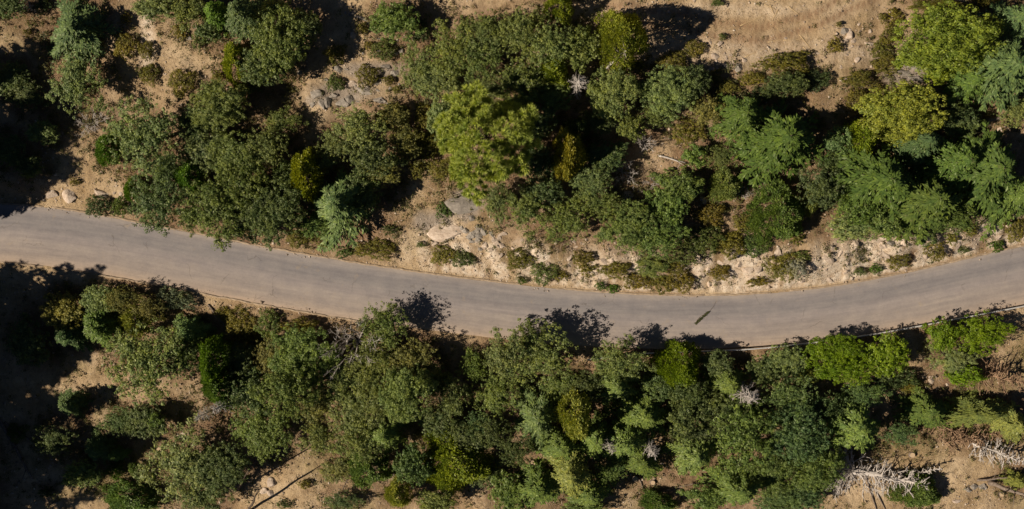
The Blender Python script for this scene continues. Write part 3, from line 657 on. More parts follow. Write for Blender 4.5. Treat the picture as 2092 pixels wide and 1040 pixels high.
# ---------------------------------------------------------------- prototypes: meshes shared by the copies
rs = np.random.RandomState(7)
def rdir(n, zmin=-1.0):
    z = rs.uniform(zmin, 1, n); a = rs.uniform(0, 2 * np.pi, n); r = np.sqrt(1 - z * z); return np.stack([r * np.cos(a), r * np.sin(a), z], 1)
def leafcloud(C, rad, per, l, w, up=.5, outward=None, flat=.85):
    n = len(C); CC = np.repeat(C, per, 0); R = np.repeat(rad, per)[:, None]; d = rdir(n * per, -.6)
    p = CC + d * R * (rs.rand(n * per, 1) ** .45) * np.array([1, 1, flat])
    nn = unit(d + rdir(n * per) * .5 + np.array([0, 0, up + .2])); U = unit(np.cross(nn, rdir(n * per))); V = np.cross(nn, U)
    k = rs.uniform(.7, 1.3, n * per); return leaves(p, U, V, l * k, w * k)
def oak_mesh(R, h, nl, ns, per, l, w, spread=1.0):
    zc, sv = h * .58, h * .42; Qs = []; lobes = []; ph = rs.uniform(0, 6.28, 4)
    for i in range(nl):
        a = i * 2.39996 + rs.uniform(-.7, .7); t = (i + .5) / nl; rad = math.sqrt(1 - t) * rs.uniform(.7, 1.08)
        out = 1 + .17 * math.sin(2 * a + ph[0]) + .16 * math.sin(3 * a + ph[1]) + .1 * math.sin(5 * a + ph[2]) + .07 * math.sin(8 * a + ph[3])
        lr = R * rs.uniform(.12, .27); rr = max(0, R * rad * out * spread - lr * .6)
        c = np.array([math.cos(a) * rr, math.sin(a) * rr, zc + sv * (math.sqrt(max(0, 1 - min(1, rad) ** 2)) * .8 - .18) * rs.uniform(.55, 1.15)])
        lobes.append((c, lr)); n_ = max(5, int(ns * (lr / R / .2) ** 2)); d = rdir(n_, -.5); dirr = np.array([math.cos(a), math.sin(a), .15])
        sub = c + (d * lr + dirr * rs.uniform(-.9, .9, (n_, 1)) * lr * .7) * np.array([1, 1, .7]) * rs.uniform(.5, 1.15, (n_, 1))
        Qs.append(leafcloud(sub, rs.uniform(.06, .17, n_) * R ** .5 * 1.75, per, l, w))
    # outer stray sprigs give the outline its teeth
    a = rs.uniform(0, 6.283, nl * 5); el = rs.uniform(-.1, 1.2, nl * 5)
    sp = np.stack([np.cos(a) * np.cos(el) * R * .98, np.sin(a) * np.cos(el) * R * .98, zc + np.sin(el) * sv], 1) * rs.uniform(.84, 1.13, (nl * 5, 1))
    Qs.append(leafcloud(sp, np.full(nl * 5, .2 * R ** .3), per // 2, l, w))
    T = Tubes(); top = Vector((rs.uniform(-.2, .2), rs.uniform(-.2, .2), h * .38)); r0 = .05 * R + .06
    T.limb([(0, 0, -.4), (.03, .02, h * .15), top], [r0 * 1.25, r0, r0 * .75], 7)
    for c, lr in lobes:
        c = Vector(c.tolist()); m1 = top.lerp(c, .45) + Vector((rs.uniform(-.3, .3), rs.uniform(-.3, .3), rs.uniform(-.1, .4))) * R * .12
        T.limb([top, m1, c], [r0 * .5, r0 * .3, r0 * .12], 5)
        for q in range(3):
            e = c + Vector(rdir(1, -.1)[0].tolist()) * lr * .95; T.limb([m1.lerp(c, .6), e], [r0 * .14, .012], 4)
    return leaf_mesh('oak_crown', np.concatenate(Qs), M_LEAF), T.mesh('trunk', M_BARK)
def fir_mesh(R, h, gap, l, w, dens=1.0, droop=.25, power=.8, low=.1, nbr=5):
    Qs = []; T = Tubes(); r0 = .028 * h
    T.limb([(0, 0, -.4), (0, 0, h * .5), (0, 0, h * .99)], [r0, r0 * .6, .03], 6)
    z = low * h; k_ = 0; ph = rs.uniform(0, 6.28, 2)
    while z < h * .985:
        t = (z / h - low) / (1 - low); nb = nbr; a0 = k_ * .9 + rs.uniform(-.3, .3); k_ += 1
        for b_ in range(nb):
            a = a0 + 6.283 * b_ / nb + rs.uniform(-.35, .35); L = R * ((1 - t) ** power) * rs.uniform(.55, 1.15) * (1 + .14 * math.sin(2 * a + ph[0]) + .1 * math.sin(3 * a + ph[1])) + .15
            zt = z + rs.uniform(-.15, .15); lift = .4 * t + rs.uniform(-.08, .15); curl = rs.uniform(-.35, .35)
            def pos(s): an = a + curl * s; return np.stack([np.cos(an) * L * s, np.sin(an) * L * s, zt + lift * L * s - droop * L * s * s * (1 + .5 * s)], -1)
            if L > R * .3: T.limb([pos(np.array(0.)), pos(np.array(.5)), pos(np.array(.97))], [.018 + L * .012, .012 + L * .006, .008], 4, False)
            nt = max(3, int(L / gap * 1.5)); ss = (np.arange(nt) + rs.rand(nt)) / nt * .9 + .1
            for side in (-1, 1, 0):
                if side == 0: th = a + curl + rs.uniform(-.2, .2, nt); tl = np.full(nt, .3)
                else: th = a + curl * ss + side * rs.uniform(.45, .85, nt); tl = (1.12 - ss) * L * .4 * rs.uniform(.6, 1.2, nt) + .2
                nn = max(3, int(4 * dens + L * .3)); f = (np.arange(nn) + .5) / nn
                base = pos(ss)[:, None, :]; dx = np.stack([np.cos(th), np.sin(th), np.full(nt, -.3)], 1)[:, None, :]
                C = (base + dx * (tl[:, None] * f[None, :])[..., None]).reshape(-1, 3); C = C + rs.normal(0, .04, C.shape)
                U = unit(np.repeat(dx[:, 0], nn, 0) + rs.normal(0, .22, C.shape)); up = unit(np.array([0, 0, 1.0]) + rs.normal(0, .35, C.shape)); V = unit(np.cross(up, U))
                k = rs.uniform(.7, 1.3, len(C)); Qs.append(leaves(C, U, V, l * k, w * k))
        z += gap * rs.uniform(.8, 1.3) * (1.15 - .45 * t)
    return leaf_mesh('needle_boughs', np.concatenate(Qs), M_NEEDLE), T.mesh('trunk', M_BARK)
def cedar_mesh(R, h, ncl, per, l, w, dome=.6, low=.12):
    """dense crown of upright sprays over a rounded cone"""
    dr = np.sqrt(rs.rand(ncl)); t = np.clip(1 - dr ** (1 / dome), 0, 1) ** (1 / 1.6); sd = rs.rand(ncl) < .35; t = np.where(sd, rs.rand(ncl) * .6, t); a = rs.uniform(0, 6.283, ncl); lob = 1 + .13 * np.sin(a * 3 + rs.uniform(0, 6)) + .1 * np.sin(a * 5 + t * 4 + rs.uniform(0, 6)) + .07 * np.sin(a * 9 + t * 9)
    rr = R * (1 - t ** 1.6) ** dome * lob * rs.uniform(.88, 1.06, ncl); z = h * (low + (1 - low) * t) 
    C = np.stack([np.cos(a) * rr, np.sin(a) * rr, z], 1); n = ncl
    CC = np.repeat(C, per, 0); rad = np.repeat(rs.uniform(.16, .4, n) * R ** .35, per)[:, None]
    p = CC + rdir(n * per) * rad * rs.rand(n * per, 1) ** .5 * np.array([1, 1, 1.1])
    out = unit(np.repeat(C * np.array([1, 1, 0]), per, 0)); U = unit(out * .8 + np.array([0, 0, .9]) + rdir(n * per) * .7); V = unit(np.cross(U, rdir(n * per)))
    k = rs.uniform(.7, 1.3, n * per); Q = leaves(p, U, V, l * k, w * k)
    T = Tubes(); r0 = .03 * h; T.limb([(0, 0, -.4), (0, 0, h * .5), (0, 0, h * .93)], [r0, r0 * .6, .03], 6)
    for i in range(0, ncl, max(1, ncl // 40)):
        c = C[i]; T.limb([(0, 0, max(.2, c[2] - .25 * R)), tuple(c * np.array([.95, .95, 1]))], [.05, .012], 4)
    return leaf_mesh('spray_crown', Q, M_LEAF), T.mesh('trunk', M_BARK)
def pine_mesh(R, h):
    Qs = []; T = Tubes(); r0 = .34; T.limb([(0, 0, -.4), (0, 0, h * .5), (0, 0, h * .95)], [r0, r0 * .65, .05], 8)
    nt = 520; t = (np.arange(nt) + .5) / nt; a = np.arange(nt) * 2.39996 + rs.normal(0, .12, nt)
    el = np.arcsin(np.clip(t, 0, 1)) * 1.0 - .08; lobe = 1 + .12 * np.sin(a * 3 + 1) + .12 * np.sin(a * 5 + el * 3 + 2) + .08 * np.sin(a * 11)
    rad = rs.uniform(.72, 1.04, nt) * lobe
    C = np.stack([np.cos(a) * np.cos(el) * R * rad, np.sin(a) * np.cos(el) * R * rad, h * .56 + np.sin(el) * h * .42 * rad], 1)
    per = 110; CC = np.repeat(C, per, 0); out = unit(np.repeat(C - np.array([0, 0, h * .25]), per, 0)); d = unit(rdir(nt * per) + out * 1.0)
    l = rs.uniform(.45, .75, nt * per); U = d; V = unit(np.cross(U, rdir(nt * per)))
    Qs.append(leaves(CC + d * l[:, None] * .55, U, V, l, np.full(nt * per, .075)))
    for i in range(0, nt, 12):
        c = C[i] * .97; zb = max(h * .18, c[2] - np.hypot(c[0], c[1]) * .35)
        T.limb([(0, 0, zb), tuple((c + np.array([0, 0, zb])) * np.array([.5, .5, .5]) - np.array([0, 0, .2])), tuple(c)], [.06, .04, .015], 4, False)
    return leaf_mesh('needle_tufts', np.concatenate(Qs), M_NEEDLE), T.mesh('trunk', M_BARK)
def shrub_mesh(R, h, ncl, per, l, w):
    a = rs.uniform(0, 6.283, ncl); f = rs.rand(ncl) ** .5; edge = 1 + .16 * np.sin(a * 3 + rs.uniform(0, 6)) + .12 * np.sin(a * 5 + rs.uniform(0, 6)) + .08 * np.sin(a * 8 + rs.uniform(0, 6))
    rr = R * f * edge * .92; C = np.stack([np.cos(a) * rr, np.sin(a) * rr, h * (.25 + .6 * np.sqrt(np.clip(1 - f * f, 0, 1)) * rs.uniform(.6, 1.2, ncl))], 1)
    Q = leafcloud(C, rs.uniform(.1, .22, ncl) * R ** .5, per, l, w, .4)
    T = Tubes()
    for i in range(0, ncl, max(1, ncl // 16)): T.limb([(0, 0, -.1), tuple(C[i] * np.array([.5, .5, .55])), tuple(C[i])], [.035, .022, .008], 4)
    return leaf_mesh('leaf_mound', Q, M_LEAF), T.mesh('stems', M_BARK)
def snag_mesh(kind, mat):
    T = Tubes()
    def twigs(p0, d, L, r, depth):
        d = d.normalized(); bend = Vector(rdir(1)[0].tolist()) * .22
        p1 = p0 + (d + bend * .5) * L * .5; p2 = p1 + (d + bend).normalized() * L * .5
        T.limb([p0, p1, p2], [r, r * .75, r * .45], 5 if r > .05 else 3, False)
        if depth > 0:
            for k in range(4 if depth > 1 else 4):
                s = rs.uniform(.3, 1); q = p0.lerp(p1, s * 2) if s < .5 else p1.lerp(p2, s * 2 - 1)
                nd = (d + Vector(rdir(1)[0].tolist()) * .95).normalized(); nd.z += .1
                twigs(q, nd, L * rs.uniform(.45, .7), r * .55, depth - 1)
    if kind == 'radial':      # R=2, h=6
        T.limb([(0, 0, -.4), (0, 0, 3), (.05, .05, 6)], [.17, .12, .03], 6)
        for k in range(52):
            z = 1.2 + 4.6 * (k / 52); a = k * 2.4 + rs.uniform(-.3, .3); L = 2.05 * (1 - (z - 1.2) / 5.6) ** .6 * rs.uniform(.6, 1.05)
            d = Vector((math.cos(a), math.sin(a), rs.uniform(-.2, .25))); p = Vector((0, 0, z)); e = p + d * L
            T.limb([p, p + d * L * .5 + Vector((0, 0, .06)), e], [.055, .038, .018], 3, False)
            for j in range(5):
                s = rs.uniform(.35, .95); a2 = a + rs.choice([-1, 1]) * rs.uniform(.5, .9); q = p + d * L * s
                T.limb([q, q + Vector((math.cos(a2), math.sin(a2), rs.uniform(-.2, .2))) * L * .25], [.026, .014], 3, False)
    elif kind == 'fork':      # R=2.4, h=3.2
        for k in range(8):
            a = k * .785 + rs.uniform(-.3, .3); d = Vector((math.cos(a), math.sin(a), rs.uniform(.5, 1.2)))
            twigs(Vector((0, 0, -.1)), d, 1.7 * rs.uniform(.8, 1.2), .085, 3)
    return T.mesh('bare_branches', mat)

PROTO = {
 'oakL': [oak_mesh(4.0, 7.5, 48, 18, 34, .2, .125) + (4.0, 7.5) for _ in range(7)],
 'oakM': [oak_mesh(2.4, 5.0, 28, 13, 24, .21, .13) + (2.4, 5.0) for _ in range(7)],
 'oakS': [oak_mesh(1.5, 3.2, 18, 10, 22, .18, .115) + (1.5, 3.2) for _ in range(4)],
 'oakA': [oak_mesh(4.0, 7.5, 30, 13, 24, .22, .135) + (4.0, 7.5) for _ in range(4)],
 'firL': [fir_mesh(4.2, 12, .56, .42, .15, 1.2, .34) + (4.2, 12) for _ in range(5)],
 'firM': [fir_mesh(2.6, 9, .46, .34, .13, 1.0, .34) + (2.6, 9) for _ in range(4)],
 'firsL': [fir_mesh(2.2, 6.5, .24, .22, .11, 1.0, .2, .62, .04) + (2.2, 6.5) for _ in range(3)],
 'pine': [pine_mesh(5.2, 14) + (5.2, 14)],
 'cedarL': [cedar_mesh(4.0, 8.5, 760, 30, .27, .14, .6) + (4.0, 8.5) for _ in range(3)],
 'cedarM': [cedar_mesh(2.0, 6, 300, 28, .24, .13) + (2.0, 6) for _ in range(4)],
 'shrubS': [shrub_mesh(.9, .8, 70, 16, .12, .08) + (.9, .8) for _ in range(4)],
 'shrubL': [shrub_mesh(1.9, 1.5, 210, 20, .14, .09) + (1.9, 1.5) for _ in range(5)],
 'snagradial': [(None, snag_mesh('radial', M_DEAD), 2.0, 6.0) for _ in range(2)],
 'snagfork': [(None, snag_mesh('fork', M_DEAD), 2.5, 3.6) for _ in range(3)],
}
ground_spots = []     # x, y, r of every tree, for the leaf litter under it
NAME = {'oak': ('oak_tree', 'tree'), 'fir': ('fir_tree', 'conifer'), 'firs': ('young_conifer', 'conifer'), 'cedar': ('cedar_tree', 'tree'), 'pine': ('pine_tree', 'pine tree'),
        'shrub': ('shrub', 'bush'), 'snagradial': ('dead_fir', 'dead tree'), 'snagfork': ('dead_bush', 'dead bush'), 'snaglong': ('dead_pine', 'dead tree')}
GROUPN = {'oak': 'broadleaf trees', 'fir': 'shaggy firs', 'firs': 'young cone-shaped conifers', 'cedar': 'dense bright trees', 'shrub': 'bushes', 'snagradial': 'dead firs', 'snagfork': 'leafless bushes'}
def place(kind, var, x, y, z, sx, sy, sz, rot, colour, label, group):
    name, cat = NAME[kind]
    root = bpy.data.objects.new(name, None); scene.collection.objects.link(root)
    root.location = (x, y, z); root.rotation_euler = (0, 0, rot); root.scale = (sx, sy, sz); root.empty_display_size = .3
    tag(root, label, cat, group)
    crown, trunk = var[0], var[1]
    if crown is not None:
        c = link({'oak': 'crown', 'cedar': 'crown', 'pine': 'crown', 'fir': 'crown', 'firs': 'crown', 'shrub': 'foliage'}[kind], crown, root); c.color = (*colour, 1)
    t = link('stem' if kind == 'shrub' else ('bare_branches' if kind.startswith('snag') else 'trunk'), trunk, root)
    return root
rnd = random.Random(5); rnd2 = random.Random(11); count = {}
for line in PLANTS.strip().splitlines():
    kind, px, py, rx, ry, h, ck, label = line.split(';'); px, py, rx, ry = map(float, (px, py, rx, ry)); grow = 1.1 if kind == 'shrub' else (1.36 if kind == 'fir' else (1.07 if py < 500 else 1.14)); rx *= grow; ry *= grow
    if kind == 'snaglong': SNAGLONG = (px, py, label); continue
    rm = math.sqrt(rx * ry) * S
    if h == '-': h = .55 + .42 * rm
    h = float(h) * (1 if kind.startswith('snag') or kind in ('shrub', 'pine') else .86)
    if py > 790 and kind in ('oak', 'fir', 'cedar'): h *= rnd2.choice([.72, .85, 1, 1.15, 1.35])
    airy = ck.endswith('*') or (kind == 'oak' and rm > 1.7 and rnd2.random() < .42); ck = ck.rstrip('*')
    key = {'oak': 'oakA' if airy else 'oakL' if rm > 2.9 else ('oakM' if rm > 1.7 else 'oakS'), 'fir': 'firL' if rm > 3.2 else 'firM', 'firs': 'firsL', 'pine': 'pine', 'cedar': 'cedarL' if rm > 2.7 else 'cedarM', 'shrub': 'shrubL' if rm > 1.15 else 'shrubS'}.get(kind, kind)
    vs = PROTO[key]; i = count.get(key, 0); count[key] = i + 1; var = vs[i % len(vs)]
    x, y, z = at(px, py, h * .6); k = (CAM_H - z - h * .6) / CAM_H
    sx, sy, sz = rx * S * k / var[2], ry * S * k / var[2], h / var[3]
    rot = rnd.uniform(0, 6.283)
    if max(rx, ry) / min(rx, ry) > 1.12: rot = rnd.choice([0, math.pi]) + rnd.uniform(-.12, .12)
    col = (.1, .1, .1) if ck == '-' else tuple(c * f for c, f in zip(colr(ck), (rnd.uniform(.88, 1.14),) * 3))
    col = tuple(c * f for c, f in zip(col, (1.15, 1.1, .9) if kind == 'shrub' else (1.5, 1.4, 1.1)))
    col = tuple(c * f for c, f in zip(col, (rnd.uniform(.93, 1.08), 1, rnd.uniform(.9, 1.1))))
    side = 'above the road' if py < 560 else 'below the road'
    root_ = place(kind, var, x, y, z, sx, sy, sz, rot, col, label, f'{GROUPN[kind]} {side}' if kind in GROUPN else None)
    ground_spots.append((x, y, rm * (1.1 if kind != 'shrub' else .9), .9 if kind not in ('shrub', 'snagfork') else .5))
for i, (px, py, h, *slim) in enumerate(OUTSIDE):
    x, y, z = at(px, py); L = h / math.tan(SUN_EL); x -= L * math.cos(SHADOW_AZ); y -= L * math.sin(SHADOW_AZ); z = tz(x, y)
    var = PROTO['firsL'][i % 3]; R = h * (slim[0] if slim else .25)
    place('fir', var, x, y, z, R / 2.2, R / 2.2, h / 6.5, rnd.uniform(0, 6.28), (.05, .085, .038), 'tall dark fir standing left of the frame, throwing its shadow into it', 'tall firs left of the frame')
    ground_spots.append((x, y, R, .8))

# ---------------------------------------------------------------- ground sheet
def axis(lo, hi, step, far):
    a = np.arange(lo, hi + step * .5, step); o = []; s = step; v = hi
    while v < far: s *= 1.28; v += s; o.append(v)
    o = np.array(o); return np.concatenate([-(o - hi) [::-1] + lo, a, o])
gx = axis(-68, 68, .24, 900); gy = axis(-36, 36, .22, 900)
X, Y = np.meshgrid(gx, gy); Z = terrain(X, Y); ny, nx = X.shape
idx = np.arange(nx * ny).reshape(ny, nx)
q = np.stack([idx[:-1, :-1], idx[:-1, 1:], idx[1:, 1:], idx[1:, :-1]], -1).reshape(-1, 4)
me = mesh_from('ground', np.stack([X, Y, Z], -1).reshape(-1, 3), quads=q, smooth=True); me.materials.append(M_SOIL)
ground = tag(link('ground', me), kind='structure')
def blob(px, py, rx, ry, soft=.5):
    x, y = at(px, py)[:2]; return 1 - sstep(1 - soft, 1 + soft, np.hypot((X - x) / (rx * S), (Y - y) / (ry * S)) + fbm(X / 1.6, Y / 1.6, 77, 4) * .9)
dn = Y - yN(X); ds = yS(X) - Y
litter = np.zeros_like(X)
for x, y, r, wgt in ground_spots:
    R = r * 1.8 + .4; i0, i1 = np.searchsorted(gx, [x - R, x + R]); j0, j1 = np.searchsorted(gy, [y - R, y + R])
    sl = (slice(j0, j1), slice(i0, i1)); d = np.hypot(X[sl] - x, Y[sl] - y) / R
    litter[sl] = np.maximum(litter[sl], (1 - sstep(.45, 1, d)) * wgt)
ln = fbm(X / 1.3, Y / 1.3, 55, 4)
litter = np.clip(litter * (.8 + 1.3 * ln), 0, .92)
litter = np.maximum(litter, sstep(.04, .3, fbm(X / 3, Y / 3, 58, 4)) * .35)
herb = sstep(-.05, .28, fbm(X / 4, Y / 4, 91, 5)) * np.where(ds > 0, .42, .3) * sstep(1.0, 3.5, np.maximum(dn, ds))
herb = np.maximum(herb, blob(240, 960, 120, 70) * .5)
for b_ in ((560, 1000, 70, 40), (300, 130, 90, 110), (1500, 40, 330, 60), (230, 790, 180, 30), (700, 130, 90, 90), (1850, 990, 150, 60), (150, 390, 130, 30)): herb = herb * (1 - blob(*b_)); litter = litter * (1 - .75 * blob(*b_))
bank = sstep(.15, .7, dn) * (1 - sstep(3.5, 6.5, dn + 1.5 * fbm(X / 2, Y / 2, 14, 3))) * sstep(-17, -6, X)
pale = bank * sstep(-.12, .14, fbm(X / 1.0, Y / 3.2, 17, 4) + .1) * .92
for b_ in ((912, 474, 40, 22, .3), (1520, 550, 28, 45), (1700, 545, 60, 28), (1790, 505, 70, 14), (1430, 565, 18, 30), (300, 60, 14, 90), (680, 720, 20, 8)): pale = np.maximum(pale, blob(*b_) * .9)
pale = np.maximum(pale, blob(1500, 105, 330, 26, .9) * .42); pale = np.maximum(pale, blob(1520, 545, 34, 60) * 1.0); pale = np.maximum(pale, blob(1420, 20, 260, 12, .8) * .35)
grey = np.zeros_like(X)
for b_ in ((950, 420, 34, 34, .3), (700, 190, 70, 22), (760, 145, 55, 20), (1855, 152, 50, 22), (880, 450, 40, 20), (640, 205, 20, 14)): grey = np.maximum(grey, blob(*b_) * .75)
rut = np.zeros_like(X)
for line_ in ([(1290, 42), (1420, 64), (1530, 84), (1620, 70), (1720, 30), (1800, -10)], [(1240, 12), (1330, 18), (1430, 38), (1540, 56), (1640, 38), (1720, -5)]):
    P_ = np.array([at(*p)[:2] for p in line_]); yy = np.interp(X, P_[:, 0], P_[:, 1]); ok = (X > P_[0, 0]) & (X < P_[-1, 0])
    dd = np.abs(Y - yy - .15 * np.sin(X)); rut = np.maximum(rut, np.where(ok, (1 - sstep(.12, .5, dd)) * (.5 + .5 * np.sin(X * 9)) * .55 + (1 - sstep(.3, 1.1, dd)) * .35, 0))
for nm, arr in (('litter', litter), ('herb', herb), ('pale', pale), ('grey', grey), ('rut', rut)):
    a = ground.data.attributes.new(nm, 'FLOAT', 'POINT'); a.data.foreach_set('value', np.ascontiguousarray(np.clip(arr, 0, 1), np.float32).ravel())

# ---------------------------------------------------------------- road and its kerbs
rx_ = np.concatenate([np.linspace(-400, -66, 40)[:-1], np.linspace(-66, 66, 441), np.linspace(66, 400, 40)[1:]])
n_ = yN(rx_); s_ = yS(rx_); W = np.linspace(0, 1, 13)
wob = fbm(rx_ / 1.2, rx_ * 0, 44, 4) * .16
RV = np.stack([np.repeat(rx_[:, None], 13, 1), (s_ + wob)[:, None] * (1 - W) + (n_ - wob * .5)[:, None] * W, np.zeros((len(rx_), 13)) + .045 * (1 - (2 * W - 1) ** 2)], -1)
ii = np.arange(len(rx_) * 13).reshape(-1, 13)
me = mesh_from('road', RV.reshape(-1, 3), quads=np.stack([ii[:-1, :-1], ii[1:, :-1], ii[1:, 1:], ii[:-1, 1:]], -1).reshape(-1, 4), smooth=True); me.materials.append(M_ROAD)
uvl = me.uv_layers.new(name='UVMap'); li = np.empty(len(me.loops), np.int32); me.loops.foreach_get('vertex_index', li)
U_ = np.stack([np.repeat(rx_, 13), np.tile(W, len(rx_))], 1); uvl.data.foreach_set('uv', U_[li].astype(np.float32).ravel())
tag(link('road', me), kind='structure')
def kerb(F, sgn, x0, x1, nm):
    xs = np.arange(x0, x1, .2); y = F(xs) + sgn * .1; j = fbm(xs / .8, xs * 0, 61 if sgn > 0 else 62, 4) * .2
    prof = [(-.15, -.1), (-.1, .06), (-.02, .1), (.09, .08), (.18, -.12)]; brk = np.minimum(0, fbm(xs / 2.2, xs * 0 + 8, 63, 4) + .12) * .9
    V = np.stack([np.stack([xs, y + j + sgn * a, np.full_like(xs, b) + brk + fbm(xs / .5, xs * 0 + 3, 9, 3) * .07], 1) for a, b in prof], 1)
    k = len(prof); q = np.arange(len(xs) * k).reshape(-1, k)
    fs = np.stack([q[:-1, :-1], q[1:, :-1], q[1:, 1:], q[:-1, 1:]], -1).reshape(-1, 4)
    if sgn < 0: fs = fs[:, ::-1]
    me = mesh_from(nm, V.reshape(-1, 3), quads=fs, smooth=True); me.materials.append(M_KERB); tag(link(nm, me), kind='structure')
kerb(yN, 1, -120, 1.2, 'kerb'); kerb(yN, 1, 5.5, 120, 'kerb'); kerb(yS, -1, -120, -16, 'kerb')

# ---------------------------------------------------------------- guardrail
gp = [(1200, 737), (1250, 728), (1300, 723), (1400, 719), (1500, 716), (1570, 711), (1650, 702), (1750, 689), (1850, 672), (1950, 653), (2092, 626), (2300, 583)]
GP = []
for p in gp:
    fx, fy = flat_xy(*p); k = (CAM_H - .7) / CAM_H; GP.append((fx * k, fy * k))
GP = np.array(GP); gxs = np.arange(GP[0, 0], GP[-1, 0], .6); gys = np.interp(gxs, GP[:, 0], GP[:, 1])
gys = np.convolve(np.pad(gys, 4, mode='edge'), np.ones(9) / 9, 'valid')
gr = bpy.data.objects.new('guardrail', None); scene.collection.objects.link(gr); gr.location = (gxs[0], gys[0], tz(gxs[0], gys[0]))
tag(gr, 'long galvanised guardrail on posts along the south edge of the road', 'guardrail')
o3 = np.array(gr.location)
prof = [(.05, .40), (.0, .42), (.09, .47), (.09, .53), (.0, .555), (.09, .58), (.09, .64), (.0, .69), (-.06, .70), (-.06, .68), (-.02, .66), (-.03, .42)]
V = np.stack([np.stack([gxs - o3[0], gys + a - o3[1], np.full_like(gxs, b) - o3[2] + fbm(gxs / 3, gxs * 0, 19, 2) * .03], 1) for a, b in prof], 1)
k = len(prof); qd = np.arange(len(gxs) * k).reshape(-1, k); nq = np.roll(qd, -1, 1)
me = mesh_from('rail', V.reshape(-1, 3), quads=np.stack([qd[:-1], qd[1:], nq[1:], nq[:-1]], -1).reshape(-1, 4)); me.materials.append(M_STEEL); link('rail', me, gr)
def box_mesh(name, sx, sy, z0, z1, mat):
    v = [(a * sx, b * sy, z) for z in (z0, z1) for a, b in ((-1, -1), (1, -1), (1, 1), (-1, 1))]
    me = mesh_from(name, v, faces=[(3, 2, 1, 0), (4, 5, 6, 7), (0, 1, 5, 4), (1, 2, 6, 5), (2, 3, 7, 6), (3, 0, 4, 7)]); me.materials.append(mat); return me
pm = box_mesh('post', .08, .1, -1.0, .76, M_LOG)
for i in range(2, len(gxs) - 1, 6):
    p = link('post', pm, gr); p.location = (gxs[i] - o3[0], gys[i] - .19 - o3[1], -o3[2])

